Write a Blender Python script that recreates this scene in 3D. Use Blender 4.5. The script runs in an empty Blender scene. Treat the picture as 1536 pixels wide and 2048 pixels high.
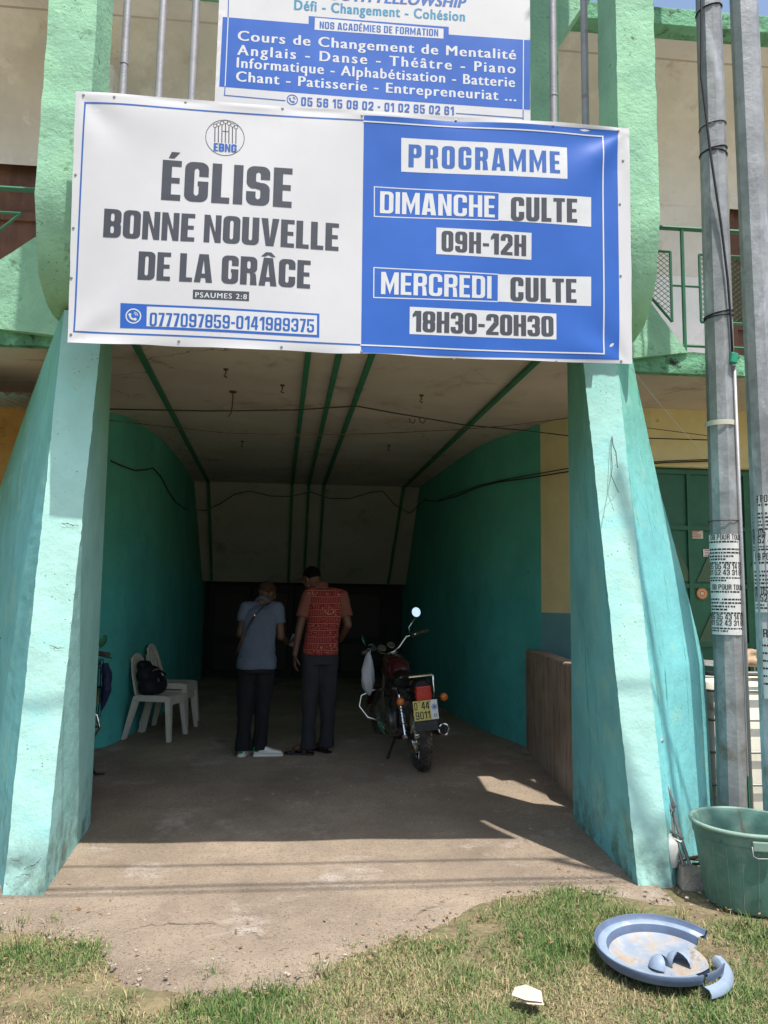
import bpy, math, random
import numpy as np
from mathutils import Vector, Matrix, noise as mnoise
random.seed(7); rng = np.random.default_rng(7)
SC = bpy.context.scene
COL = SC.collection
PI = math.pi
R = math.radians

# ------------------------------------------------------------------ camera
FPX, PITCH, YAW, ROLL, H = 1540.0, R(6.5), R(5.0), R(0.9), 1.6
_fw = Vector((math.sin(YAW)*math.cos(PITCH), math.cos(YAW)*math.cos(PITCH), math.sin(PITCH)))
_r0 = Vector((math.cos(YAW), -math.sin(YAW), 0)); _u0 = _r0.cross(_fw)
_rt = math.cos(ROLL)*_r0 + math.sin(ROLL)*_u0
_up = _rt.cross(_fw)
CAMP = Vector((0, 0, H))
cam = bpy.data.cameras.new('camera'); camo = bpy.data.objects.new('camera', cam); COL.objects.link(camo)
cam.sensor_fit = 'VERTICAL'; cam.sensor_height = 36; cam.sensor_width = 27
cam.lens = FPX/2048*36; cam.clip_start = 0.05; cam.clip_end = 3000
m = Matrix(((_rt.x, _up.x, -_fw.x, 0), (_rt.y, _up.y, -_fw.y, 0), (_rt.z, _up.z, -_fw.z, H), (0, 0, 0, 1)))
camo.matrix_world = m
SC.camera = camo

# ------------------------------------------------------------------ sky, sun, exposure
SUN = Vector((0.15, -0.33, 1.0)).normalized()
elev = math.asin(SUN.z); azim = math.atan2(SUN.x, SUN.y)
W = bpy.data.worlds.new('World'); SC.world = W; W.use_nodes = True
nt = W.node_tree; nt.nodes.clear()
sky = nt.nodes.new('ShaderNodeTexSky'); sky.sky_type = 'NISHITA'; sky.sun_disc = False
sky.sun_elevation = elev; sky.sun_rotation = azim; sky.air_density = 1.3; sky.dust_density = 2.5; sky.ozone_density = 1.0
bg = nt.nodes.new('ShaderNodeBackground'); bg.inputs['Strength'].default_value = 0.14
wo = nt.nodes.new('ShaderNodeOutputWorld')
nt.links.new(sky.outputs[0], bg.inputs[0]); nt.links.new(bg.outputs[0], wo.inputs[0])
sl = bpy.data.lights.new('sun', 'SUN'); sl.energy = 4.2; sl.angle = R(0.55); sl.color = (1.0, 0.955, 0.88)
so = bpy.data.objects.new('sun', sl); COL.objects.link(so)
so.rotation_mode = 'QUATERNION'; so.rotation_quaternion = SUN.to_track_quat('Z', 'Y'); so.location = SUN*60
SC.view_settings.view_transform = 'Standard'; SC.view_settings.look = 'None'
SC.view_settings.exposure = 0.5; SC.view_settings.gamma = 1.0
SC.cycles.max_bounces = 8; SC.cycles.diffuse_bounces = 5

# ------------------------------------------------------------------ helpers
def on(axis, val, u, v):
    d = (u-768)/FPX*_rt + (1024-v)/FPX*_up + _fw
    i = 'xyz'.index(axis)
    return CAMP + d*((val-CAMP[i])/d[i])
def fz(y): return 0.17*min(1, max(0, (y-5.6)/2.5))

def tag(o, label=None, cat=None, group=None, kind=None):
    if label: o['label'] = label
    if cat: o['category'] = cat
    if group: o['group'] = group
    if kind: o['kind'] = kind
    return o
def empty(name, loc=(0, 0, 0), rz=0, parent=None):
    o = bpy.data.objects.new(name, None); COL.objects.link(o)
    o.location = loc; o.rotation_euler = (0, 0, rz); o.empty_display_size = .1
    if parent: o.parent = parent
    return o
def copy_tree(o, parent=None):
    c = o.copy(); COL.objects.link(c)
    if parent: c.parent = parent
    for ch in list(o.children): copy_tree(ch, c)
    return c

class MB:
    """collects shapes; build() links them as one mesh object"""
    def __init__(s): s.v = []; s.f = []; s.X = None
    def _add(s, vs, fs):
        b = len(s.v)
        if s.X is not None: vs = [s.X @ Vector(p) for p in vs]
        s.v += [tuple(p) for p in vs]; s.f += [tuple(i+b for i in f) for f in fs]; return s
    def hexa(s, bot, top):
        return s._add(list(bot)+list(top), [(3,2,1,0),(4,5,6,7),(0,1,5,4),(1,2,6,5),(2,3,7,6),(3,0,4,7)])
    def box(s, x0, x1, y0, y1, z0, z1):
        return s.hexa([(x0,y0,z0),(x1,y0,z0),(x1,y1,z0),(x0,y1,z0)], [(x0,y0,z1),(x1,y0,z1),(x1,y1,z1),(x0,y1,z1)])
    def rbox(s, c, d, M=None):
        x, y, z = d[0]/2, d[1]/2, d[2]/2
        ps = [Vector(p) for p in ((-x,-y,-z),(x,-y,-z),(x,y,-z),(-x,y,-z),(-x,-y,z),(x,-y,z),(x,y,z),(-x,y,z))]
        if M is not None: ps = [M @ p for p in ps]
        ps = [p+Vector(c) for p in ps]
        return s.hexa(ps[:4], ps[4:])
    def prism(s, poly, axis, a0, a1):
        n = len(poly); g = []
        for a in (a0, a1):
            for p, q in poly:
                g.append({'x': (a,p,q), 'y': (p,a,q), 'z': (p,q,a)}[axis])
        fs = [tuple(range(n))[::-1], tuple(range(n, 2*n))] + [(i,(i+1)%n,(i+1)%n+n,i+n) for i in range(n)]
        return s._add(g, fs)
    def grid(s, fn, nu, nv):
        vs = [fn(i/nu, j/nv) for j in range(nv+1) for i in range(nu+1)]
        fs = [(j*(nu+1)+i, j*(nu+1)+i+1, (j+1)*(nu+1)+i+1, (j+1)*(nu+1)+i) for j in range(nv) for i in range(nu)]
        return s._add(vs, fs)
    def tube(s, pts, r, n=8, cap=True):
        pts = [Vector(p) for p in pts]; k = len(pts)
        rs = r if isinstance(r, (list, tuple)) else [r]*k
        vs = []; ref = None
        for i, p in enumerate(pts):
            t = (pts[min(i+1, k-1)]-pts[max(i-1, 0)]).normalized()
            if ref is None:
                ref = t.orthogonal().normalized()
            ref = (ref - t*ref.dot(t))
            ref = ref.normalized() if ref.length > 1e-6 else t.orthogonal().normalized()
            b = t.cross(ref)
            for j in range(n):
                a = 2*PI*j/n
                vs.append(p + (ref*math.cos(a)+b*math.sin(a))*rs[i])
        fs = [(i*n+j, i*n+(j+1)%n, (i+1)*n+(j+1)%n, (i+1)*n+j) for i in range(k-1) for j in range(n)]
        if cap: fs += [tuple(range(n))[::-1], tuple(range((k-1)*n, k*n))]
        return s._add(vs, fs)
    def loft(s, rings, closed=True, cap=True):
        n = len(rings[0]); k = len(rings)
        vs = [p for r in rings for p in r]
        fs = [(i*n+j, i*n+(j+1)%n, (i+1)*n+(j+1)%n, (i+1)*n+j) for i in range(k-1) for j in range(n if closed else n-1)]
        if cap: fs += [tuple(range(n))[::-1], tuple(range((k-1)*n, k*n))]
        return s._add(vs, fs)
    def lathe(s, prof, n=24, M=None, a0=0, a1=2*PI):
        full = abs(a1-a0-2*PI) < 1e-6; k = len(prof); cnt = n if full else n+1
        vs = []
        for i in range(cnt):
            a = a0+(a1-a0)*i/n
            for r, z in prof: vs.append(Vector((r*math.cos(a), r*math.sin(a), z)))
        if M is not None: vs = [M @ p for p in vs]
        fs = []
        for i in range(n):
            i2 = (i+1) % cnt
            for j in range(k-1): fs.append((i*k+j, i2*k+j, i2*k+j+1, i*k+j+1))
        return s._add(vs, fs)
    def ball(s, c, r, n=12, M=None):
        if not isinstance(r, (tuple, list)): r = (r, r, r)
        prof = [(math.sin(PI*i/n), -math.cos(PI*i/n)) for i in range(n+1)]
        S = Matrix.Translation(Vector(c)) @ (M.to_4x4() if M is not None else Matrix.Identity(4)) @ Matrix.Diagonal((*r, 1))
        return s.lathe(prof, n+4, S)
    def capsule(s, a, b, ra, rb, n=12):
        a = Vector(a); b = Vector(b); d = b-a; L = d.length or 1e-6; d = d/L
        prof_pts = []; rs = []
        for i in range(5):
            t = PI/2*(i/4); prof_pts.append(a-d*ra*math.cos(t)); rs.append(max(1e-4, ra*math.sin(t)))
        for i in range(5):
            t = PI/2*(i/4); prof_pts.append(b+d*rb*math.sin(t)); rs.append(max(1e-4, rb*math.cos(t)))
        return s.tube(prof_pts, rs, n, True)
    def mesh(s, name):
        me = bpy.data.meshes.new(name); me.from_pydata(s.v, [], s.f); me.update(); return me
    def build(s, name, mat, parent=None, smooth=False, loc=None, bevel=0, angle=None):
        me = s.mesh(name)
        import bmesh
        bm = bmesh.new(); bm.from_mesh(me); bmesh.ops.remove_doubles(bm, verts=bm.verts, dist=1e-5)
        bmesh.ops.recalc_face_normals(bm, faces=bm.faces); bm.to_mesh(me); bm.free()
        return link(name, me, mat, parent, smooth, loc, bevel)
def link(name, me, mat, parent=None, smooth=False, loc=None, bevel=0):
    o = bpy.data.objects.new(name, me); COL.objects.link(o)
    if isinstance(mat, (list, tuple)):
        for q in mat: me.materials.append(q)
    elif mat: me.materials.append(mat)
    if parent: o.parent = parent
    if loc: o.location = loc
    if smooth:
        if smooth is True:
            me.polygons.foreach_set('use_smooth', [True]*len(me.polygons))
        else:
            me.polygons.foreach_set('use_smooth', [True]*len(me.polygons))
            me.set_sharp_from_angle(angle=R(smooth))
    if bevel:
        b = o.modifiers.new('bevel', 'BEVEL'); b.width = bevel; b.segments = 2; b.limit_method = 'ANGLE'; b.angle_limit = R(40)
    return o
def remeshed(mb, voxel, smooth_it=4):
    """union of overlapping shapes as one continuous skin"""
    me = mb.mesh('tmp'); o = bpy.data.objects.new('tmp', me); COL.objects.link(o)
    a = o.modifiers.new('r', 'REMESH'); a.mode = 'VOXEL'; a.voxel_size = voxel
    if smooth_it:
        b = o.modifiers.new('s', 'SMOOTH'); b.iterations = smooth_it; b.factor = .5
    dg = bpy.context.evaluated_depsgraph_get(); dg.update()
    r = bpy.data.meshes.new_from_object(o.evaluated_get(dg))
    bpy.data.objects.remove(o); bpy.data.meshes.remove(me)
    return r

def wrinkle(me, amp, sc, seed=0):
    """push a clothing surface in and out along its normals in soft folds"""
    off = Vector((seed, seed*2, seed*3))
    ns = [v.normal.copy() for v in me.vertices]
    for v, nn in zip(me.vertices, ns):
        p = Vector((v.co.x*sc[0], v.co.y*sc[1], v.co.z*sc[2]))
        w = mnoise.noise(p+off+Vector((0,0,.8*mnoise.noise(p*.5+off))))+.5*mnoise.noise(p*2.3+off)
        v.co += nn*amp*w
    me.update(); return me
# ------------------------------------------------------------------ materials
def new_mat(name):
    mt = bpy.data.materials.new(name); mt.use_nodes = True
    n = mt.node_tree.nodes; n.clear()
    o = n.new('ShaderNodeOutputMaterial'); p = n.new('ShaderNodeBsdfPrincipled')
    mt.node_tree.links.new(p.outputs[0], o.inputs[0])
    return mt, n, mt.node_tree.links, p
def ramp(n, l, src, a, b, ca=(0,0,0,1), cb=(1,1,1,1)):
    r = n.new('ShaderNodeValToRGB'); r.color_ramp.elements[0].position = a; r.color_ramp.elements[1].position = b
    r.color_ramp.elements[0].color = ca; r.color_ramp.elements[1].color = cb
    l.new(src, r.inputs[0]); return r.outputs[0]
def noise(n, l, vec, scale, detail=4, rough=.6, dist=0):
    t = n.new('ShaderNodeTexNoise'); t.inputs['Scale'].default_value = scale; t.inputs['Detail'].default_value = detail
    t.inputs['Roughness'].default_value = rough; t.inputs['Distortion'].default_value = dist
    if vec: l.new(vec, t.inputs['Vector'])
    return t.outputs[0]
def mix(n, l, fac, a, b, mode='MIX'):
    x = n.new('ShaderNodeMix'); x.data_type = 'RGBA'; x.blend_type = mode
    for sock, val in ((x.inputs[0], fac), (x.inputs[6], a), (x.inputs[7], b)):
        if isinstance(val, (int, float)): sock.default_value = val
        elif isinstance(val, tuple): sock.default_value = (*val[:3], 1)
        else: l.new(val, sock)
    return x.outputs[2]
def math_(n, l, op, a, b=None):
    x = n.new('ShaderNodeMath'); x.operation = op
    for i, val in enumerate((a, b)):
        if val is None: continue
        if isinstance(val, (int, float)): x.inputs[i].default_value = val
        else: l.new(val, x.inputs[i])
    return x.outputs[0]
def paint(name, col, rough=.75, var=.12, scale=3., bump=.15, bscale=60., metal=0., stains=(), cracks=None, spec=.4,
          world=True, zmix=None, streak=None, coat=0, fleck=None, trans=0):
    """stains: (colour, scale, lo, hi[, zlimit]) ; zmix: (colour2, z0, z1) a second colour blended in above; cracks: (scale, width, colour)"""
    mt, n, l, p = new_mat(name)
    if world:
        g = n.new('ShaderNodeNewGeometry'); vec = g.outputs['Position']
    else:
        g = n.new('ShaderNodeTexCoord'); vec = g.outputs['Object']
    base = col
    if zmix:
        sx = n.new('ShaderNodeSeparateXYZ'); l.new(vec, sx.inputs[0])
        zz = math_(n, l, 'ADD', sx.outputs[2], math_(n, l, 'MULTIPLY', noise(n, l, vec, 1.2, 3), .9))
        f = ramp(n, l, math_(n, l, 'DIVIDE', zz, 5.0), (zmix[1]+.45)/5, (zmix[2]+.45)/5)
        base = mix(n, l, f, col, zmix[0])
    f1 = noise(n, l, vec, scale, 6, .65)
    dark = mix(n, l, 1.0, base, (1-var*1.6,)*3, 'MULTIPLY') if not isinstance(base, tuple) else tuple(c*(1-var*1.6) for c in base)
    lite = mix(n, l, 1.0, base, (1+var,)*3, 'MULTIPLY') if not isinstance(base, tuple) else tuple(min(1, c*(1+var)) for c in base)
    c = mix(n, l, ramp(n, l, f1, .3, .7), dark, lite)
    for st in stains:
        v2 = vec
        if len(st) > 5:
            mp = n.new('ShaderNodeMapping'); mp.inputs['Scale'].default_value = st[5]; l.new(vec, mp.inputs[0]); v2 = mp.outputs[0]
        f = ramp(n, l, noise(n, l, v2, st[1], 7, .7, .3), st[2], st[3])
        if len(st) > 4 and st[4]:
            sx = n.new('ShaderNodeSeparateXYZ'); l.new(vec, sx.inputs[0])
            q = n.new('ShaderNodeMapRange'); q.inputs[1].default_value = st[4][0]; q.inputs[2].default_value = st[4][1]
            q.inputs[3].default_value = 1; q.inputs[4].default_value = 0
            zz = math_(n, l, 'ADD', sx.outputs[2], math_(n, l, 'MULTIPLY', noise(n, l, vec, 4, 4), .3))
            l.new(zz, q.inputs[0]); f = math_(n, l, 'MULTIPLY', f, q.outputs[0])
        c = mix(n, l, f, c, st[0])
    hgt = noise(n, l, vec, bscale, 6, .65)
    if fleck:
        vo = n.new('ShaderNodeTexVoronoi'); vo.inputs['Scale'].default_value = fleck[1]; l.new(vec, vo.inputs['Vector'])
        f = ramp(n, l, vo.outputs['Distance'], fleck[2], fleck[2]+.06, (1,1,1,1), (0,0,0,1))
        f = math_(n, l, 'MULTIPLY', f, ramp(n, l, noise(n, l, vec, fleck[1]*.13, 2), .5, .6))
        c = mix(n, l, f, c, fleck[0]); hgt = math_(n, l, 'SUBTRACT', hgt, f)
    if cracks:
        wv = n.new('ShaderNodeVectorMath'); wv.operation = 'ADD'
        nz = n.new('ShaderNodeTexNoise'); nz.inputs['Scale'].default_value = cracks[0]*2.2; nz.inputs['Detail'].default_value = 6; l.new(vec, nz.inputs['Vector'])
        sc = n.new('ShaderNodeVectorMath'); sc.operation = 'SCALE'; sc.inputs['Scale'].default_value = .55/cracks[0]; l.new(nz.outputs['Color'], sc.inputs[0])
        l.new(vec, wv.inputs[0]); l.new(sc.outputs[0], wv.inputs[1])
        vo = n.new('ShaderNodeTexVoronoi'); vo.feature = 'DISTANCE_TO_EDGE'; vo.inputs['Scale'].default_value = cracks[0]; l.new(wv.outputs[0], vo.inputs['Vector'])
        f = ramp(n, l, vo.outputs['Distance'], cracks[1]*.4, cracks[1], (1,1,1,1), (0,0,0,1))
        f = math_(n, l, 'MULTIPLY', f, ramp(n, l, noise(n, l, vec, cracks[0]*1.1, 2), .5, .56))
        c = mix(n, l, f, c, cracks[2]); hgt = math_(n, l, 'SUBTRACT', hgt, math_(n, l, 'MULTIPLY', f, 1.5))
    if isinstance(c, tuple): p.inputs['Base Color'].default_value = (*c, 1)
    else: l.new(c, p.inputs['Base Color'])
    rr = n.new('ShaderNodeMapRange'); rr.inputs[3].default_value = max(.02, rough-.1); rr.inputs[4].default_value = min(1, rough+.1)
    l.new(f1, rr.inputs[0]); l.new(rr.outputs[0], p.inputs['Roughness'])
    p.inputs['Metallic'].default_value = metal; p.inputs['Specular IOR Level'].default_value = spec
    if coat: p.inputs['Coat Weight'].default_value = coat
    if trans: p.inputs['Transmission Weight'].default_value = trans
    if bump:
        b = n.new('ShaderNodeBump'); b.inputs['Strength'].default_value = bump; b.inputs['Distance'].default_value = .02
        l.new(hgt, b.inputs['Height']); l.new(b.outputs[0], p.inputs['Normal'])
    return mt
def plain(name, col, rough=.5, metal=0, var=.08, bump=.03, **k): return paint(name, col, rough, var, k.pop('scale', 12), bump, k.pop('bscale', 150), metal, world=False, **k)

SOOT = (.035, .04, .03)
MT = {}
MT['soil'] = paint('soil', (.27, .20, .125), .95, .3, 3.5, .9, 45, stains=((.38,.30,.19), 2.2, .5, .62), ) if False else paint('soil', (.225, .175, .10), .95, .3, 5, .9, 45, stains=(((.31,.25,.15), 6, .54, .66), ((.12,.14,.055), 4, .48, .62), ((.30,.26,.15), 40, .56, .66)))
MT['concrete'] = paint('concrete', (.44, .345, .26), .9, .20, 1.3, 1.0, 130,
    stains=(((.60,.52,.45), 1.7, .56, .68), ((.31,.225,.17), 2.3, .58, .74), ((.58,.47,.38), 30, .60, .72), ((.19,.145,.11), 75, .54, .64), ((.60,.50,.41), 95, .60, .70), ((.24,.20,.165), .9, .60, .74)), fleck=((.16,.12,.09), 70, .14))
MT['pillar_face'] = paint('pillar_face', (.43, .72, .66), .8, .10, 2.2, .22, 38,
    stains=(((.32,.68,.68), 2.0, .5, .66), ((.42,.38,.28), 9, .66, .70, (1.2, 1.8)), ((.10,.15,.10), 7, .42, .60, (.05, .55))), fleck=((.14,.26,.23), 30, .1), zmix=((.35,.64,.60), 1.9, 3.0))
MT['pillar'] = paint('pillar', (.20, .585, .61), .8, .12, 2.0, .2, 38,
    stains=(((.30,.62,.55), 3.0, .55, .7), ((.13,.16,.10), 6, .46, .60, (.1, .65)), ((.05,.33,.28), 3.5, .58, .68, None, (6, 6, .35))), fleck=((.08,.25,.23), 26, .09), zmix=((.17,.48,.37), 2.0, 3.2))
MT['pillar_sunlit'] = paint('pillar_sunlit', (.36, .70, .68), .8, .10, 2.0, .2, 38, stains=(((.26,.62,.60), 3.0, .55, .7), ((.16,.18,.12), 6, .46, .60, (.1, .65)), ((.50,.78,.74), 3.5, .58, .68, None, (6, 6, .35))), zmix=((.22,.52,.41), 2.0, 3.2))  # paler copy of pillar: sunlight on the left cheek put into its colour
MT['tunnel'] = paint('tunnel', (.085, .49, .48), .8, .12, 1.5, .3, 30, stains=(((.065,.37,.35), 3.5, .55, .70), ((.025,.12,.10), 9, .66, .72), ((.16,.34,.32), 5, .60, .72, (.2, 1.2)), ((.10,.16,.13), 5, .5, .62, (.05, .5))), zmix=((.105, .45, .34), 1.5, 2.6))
MT['green'] = paint('green', (.30, .57, .39), .8, .14, 2.5, .45, 26, stains=(((.33,.62,.40), 2.5, .5, .62), ((.10,.22,.12), 5, .60, .70), (SOOT, 7, .66, .74)), fleck=((.10,.24,.14), 32, .1))
MT['green_mould'] = paint('green_mould', (.20, .48, .29), .85, .16, 2.5, .9, 24, stains=(((.10,.25,.14), 3.5, .48, .60), (SOOT, 6, .56, .64), ((.16,.11,.06), 9, .66, .72)))
MT['ceiling'] = paint('ceiling', (.58, .50, .44), .9, .10, 1.2, .2, 30, stains=(((.33,.25,.20), 2.0, .56, .72), ((.14,.10,.08), 9, .72, .77)), cracks=(.5, .004, (.2,.15,.12)))
MT['drop'] = paint('drop', (.50, .48, .44), .9, .10, 1.2, .2, 30, stains=(((.27,.23,.2), 2.0, .56, .72),))
MT['ridge'] = paint('ridge', (.04, .20, .11), .7, .15, 6, .2)
MT['yellow'] = paint('yellow', (.74, .65, .36), .85, .10, 2, .3, 40, stains=(((.70,.60,.33), 2.0, .5, .7), ((.20,.15,.07), 8, .66, .74), ((.25,.2,.1), 14, .70, .75)))
MT['band'] = paint('band', (.16, .36, .42), .8, .1, 2, .3, 40)
MT['parapet'] = paint('parapet', (.36, .28, .22), .92, .2, 2.5, .5, 40, stains=(((.16,.11,.085), 3, .5, .68, None, (5, 5, .6)),))
MT['beige'] = paint('beige', (.80, .75, .71), .9, .10, 1.4, .3, 30, stains=(((.88,.83,.80), 1.6, .52, .62), ((.62,.53,.46), 3.0, .6, .72), ((.2,.14,.1), 12, .72, .76)))
MT['lilac'] = paint('lilac', (.90, .89, .91), .9, .06, 1.4, .3, 30, stains=(((.74,.69,.66), 2.5, .58, .72),))
MT['wood'] = paint('wood', (.16, .075, .045), .6, .25, 4, .3, 40, stains=(((.07,.035,.025), 5, .5, .7, None, (1, 1, .15)),))
MT['door_green'] = paint('door_green', (.02, .12, .065), .45, .15, 5, .1, 60, stains=(((.04,.16,.10), 3, .55, .7),))
MT['door_diamond'] = paint('door_diamond', (.07, .13, .07), .5, .15, 5, .1, 60)
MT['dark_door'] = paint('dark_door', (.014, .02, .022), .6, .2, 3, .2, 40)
MT['black'] = plain('black', (.012, .012, .013), .5)
MT['rail_green'] = plain('rail_green', (.04, .16, .09), .5)
MT['sheet'] = paint('corrugated_metal', (.55, .56, .56), .45, .12, 4, .1, 60, metal=.6, stains=(((.25,.14,.07), 5, .6, .7),))
MT['pipe'] = paint('pipe', (.40, .39, .42), .5, .12, 4, .15, 60, metal=.25, stains=(((.28,.20,.17), 6, .62, .72),))
MT['galv'] = paint('galvanised', (.33, .34, .35), .5, .22, 5, .2, 30, metal=.35, stains=(((.50,.52,.56), 3.5, .52, .66, None, (1, 1, .4)), ((.22,.20,.17), 4, .52, .66, (1.2, 2.0)), ((.62,.63,.64), 7, .66, .70, (1.2, 2.0))))
MT['cable'] = plain('cable', (.02, .02, .024), .55)
MT['wire'] = plain('wire', (.035, .025, .02), .7)
MT['rust_wire'] = plain('rust_wire', (.10, .05, .03), .8)
MT['paper'] = plain('paper', (.72, .71, .70), .8, bump=.1, bscale=30)
MT['ink'] = plain('ink', (.03, .03, .035), .7)
MT['banner_white'] = plain('banner_white', (.62, .62, .65), .45, var=.03, scale=2, bump=.05, bscale=400)
MT['hem'] = plain('hem', (.66, .64, .64), .5, var=.06, scale=5, bump=.05, bscale=300)
MT['banner_blue'] = plain('banner_blue', (.025, .12, .50), .4, var=.06, scale=2, bump=.05, bscale=400)
MT['print_grey'] = plain('print_grey', (.062, .067, .085), .45, var=.05)
MT['print_blue'] = plain('print_blue', (.03, .12, .43), .45, var=.05)
MT['print_white'] = plain('print_white', (.64, .65, .68), .45, var=.03)
MT['print_teal'] = plain('print_teal', (.03, .26, .45), .45, var=.05)
MT['bin'] = paint('bin', (.10, .22, .175), .55, .2, 5, .12, 60, world=False, stains=(((.20,.28,.23), 5, .50, .68), ((.12,.085,.05), 4, .56, .70, None, (3, 3, .5)), ((.02,.06,.07), 6, .6, .7)))
MT['bin_rim'] = paint('bin_rim', (.22, .34, .28), .6, .15, 6, .1, 60, world=False)
MT['basin'] = paint('basin', (.25, .30, .38), .5, .12, 6, .1, 60, world=False, stains=(((.36,.36,.35), 7, .46, .62), ((.36,.26,.17), 6, .50, .66), ((.24,.18,.13), 9, .60, .70)))
MT['basin_rim'] = paint('basin_rim', (.25, .32, .42), .5, .12, 8, .1, 60, world=False, stains=(((.45,.47,.50), 7, .56, .68),))
MT['basin_edge'] = paint('basin_edge', (.11, .15, .24), .5, .15, 8, .1, 60, world=False)
MT['chair'] = paint('chair_plastic', (.66, .63, .56), .45, .07, 7, .04, 60, world=False, stains=(((.42,.36,.28), 9, .60, .74),))
MT['bag'] = plain('bag', (.012, .013, .022), .7, var=.3, bump=.3, bscale=60)
MT['white'] = plain('white_plastic', (.72, .72, .71), .4)
MT['cage'] = plain('cage', (.19, .20, .20), .45, metal=.6)
MT['tank'] = paint('tank_plastic', (.86, .83, .72), .5, .08, 5, .05, 60, world=False, stains=(((.40,.33,.22), 4, .56, .7),))
MT['steel'] = plain('steel', (.30, .29, .28), .45, metal=.6)
MT['block'] = paint('block', (.42, .36, .29), .95, .2, 9, .8, 60, world=False)
MT['stick'] = plain('stick', (.20, .13, .085), .9, var=.3)
MT['sack'] = plain('sack', (.42, .30, .20), .9, var=.25, bump=.3, bscale=40)
MT['skin'] = paint('skin', (.115, .055, .036), .5, .1, 20, .05, 120, world=False)
MT['skin_light'] = paint('skin_palm', (.11, .055, .037), .5, .1, 20, .05, 120, world=False)
MT['hair'] = paint('hair', (.006, .0055, .0055), .95, .2, 60, .5, 180, world=False, spec=.05)
MT['stubble'] = paint('stubble', (.055, .028, .020), .85, .2, 60, .2, 180, world=False, spec=.1)
MT['polo'] = paint('polo', (.10, .125, .18), .9, .1, 9, .15, 300, world=False)
MT['trouser_black'] = paint('trouser_black', (.007, .008, .011), .85, .2, 6, .1, 200, world=False)
MT['trouser_grey'] = paint('trouser_grey', (.022, .024, .030), .85, .15, 6, .1, 200, world=False)
MT['strap'] = plain('strap', (.045, .025, .02), .6)
MT['sneaker'] = plain('sneaker', (.72, .72, .70), .5)
MT['heel_green'] = plain('heel_green', (.03, .26, .10), .5)
MT['sandal'] = plain('sandal', (.02, .014, .011), .6)
MT['salmon'] = paint('salmon', (.19, .065, .047), .85, .08, 9, .12, 300, world=False)
MT['maroon'] = plain('maroon', (.065, .008, .012), .22, coat=.6)
MT['chrome'] = plain('chrome', (.75, .75, .75), .12, metal=1, var=.03, bump=0)
MT['mirror'] = plain('mirror_glass', (.92, .93, .93), .02, metal=1, var=0, bump=0)
MT['rubber'] = paint('rubber', (.05, .044, .037), .9, .2, 14, .3, 120, world=False, stains=(((.15,.125,.095), 10, .45, .65),))
MT['seat'] = plain('vinyl', (.012, .012, .012), .4)
MT['amber'] = plain('amber', (.55, .14, .02), .25, coat=.5)
MT['redlamp'] = plain('redlamp', (.45, .02, .015), .25, coat=.5)
MT['plate_yellow'] = plain('plate_yellow', (.66, .55, .16), .5)
MT['flap'] = plain('flap', (.045, .047, .052), .7)
MT['greyeng'] = plain('engine_metal', (.20, .20, .20), .4, metal=.7)
MT['mirror_green'] = plain('mirror_green', (.06, .30, .17), .15, metal=.5)
MT['silver_lens'] = plain('silver_lens', (.42,.36,.29), .25, metal=.5)
MT['navy'] = plain('navy', (.02, .03, .09), .6)
MT['orange_st'] = plain('orange_sticker', (.62, .20, .05), .5)
MT['sticker'] = plain('sticker', (.62, .60, .50), .5)
MT['sticker_red'] = plain('sticker_red', (.5, .12, .10), .5)
MT['clip_green'] = plain('clip_green', (.03, .33, .20), .4)
MT['bagfilm'] = plain('bagfilm', (.46, .47, .52), .4, var=.05)
MT['shirt'] = None
def shirt_mat():
    mt, n, l, p = new_mat('printed_shirt')
    tc = n.new('ShaderNodeTexCoord'); sx = n.new('ShaderNodeSeparateXYZ'); l.new(tc.outputs['Object'], sx.inputs[0])
    wob = math_(n, l, 'MULTIPLY', noise(n, l, tc.outputs['Object'], 3, 1), .04)
    z = math_(n, l, 'ADD', sx.outputs[2], wob)
    row = math_(n, l, 'MULTIPLY', z, 16.0)
    fr = math_(n, l, 'FRACT', row); line = math_(n, l, 'LESS_THAN', fr, .07)
    idx = math_(n, l, 'FLOOR', row)
    col = math_(n, l, 'ADD', math_(n, l, 'MULTIPLY', sx.outputs[0], 62.0), math_(n, l, 'MULTIPLY', idx, 3.37))
    bar = math_(n, l, 'LESS_THAN', math_(n, l, 'FRACT', col), .15)
    cb = n.new('ShaderNodeCombineXYZ'); l.new(math_(n, l, 'FLOOR', math_(n, l, 'MULTIPLY', col, .34)), cb.inputs[0]); l.new(idx, cb.inputs[1])
    wn = n.new('ShaderNodeTexWhiteNoise'); wn.noise_dimensions = '2D'; l.new(cb.outputs[0], wn.inputs['Vector'])
    bar = math_(n, l, 'MULTIPLY', bar, math_(n, l, 'GREATER_THAN', wn.outputs['Value'], .45))
    mp = n.new('ShaderNodeMapping'); mp.inputs['Scale'].default_value = (1, .2, 1); l.new(tc.outputs['Object'], mp.inputs[0])
    glyph = ramp(n, l, noise(n, l, mp.outputs[0], 75, 1),   .57, .60)
    glyph = math_(n, l, 'MULTIPLY', glyph, math_(n, l, 'LESS_THAN', wn.outputs['Value'], .45))
    inner = math_(n, l, 'MULTIPLY', math_(n, l, 'GREATER_THAN', fr, .2), math_(n, l, 'LESS_THAN', fr, .92))
    f = math_(n, l, 'MAXIMUM', line, math_(n, l, 'MULTIPLY', inner, math_(n, l, 'MAXIMUM', bar, glyph)))
    c = mix(n, l, f, (.21, .005, .010), (.38, .20, .12))
    l.new(c, p.inputs['Base Color']); p.inputs['Roughness'].default_value = .85
    return mt
MT['shirt'] = shirt_mat()
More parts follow.
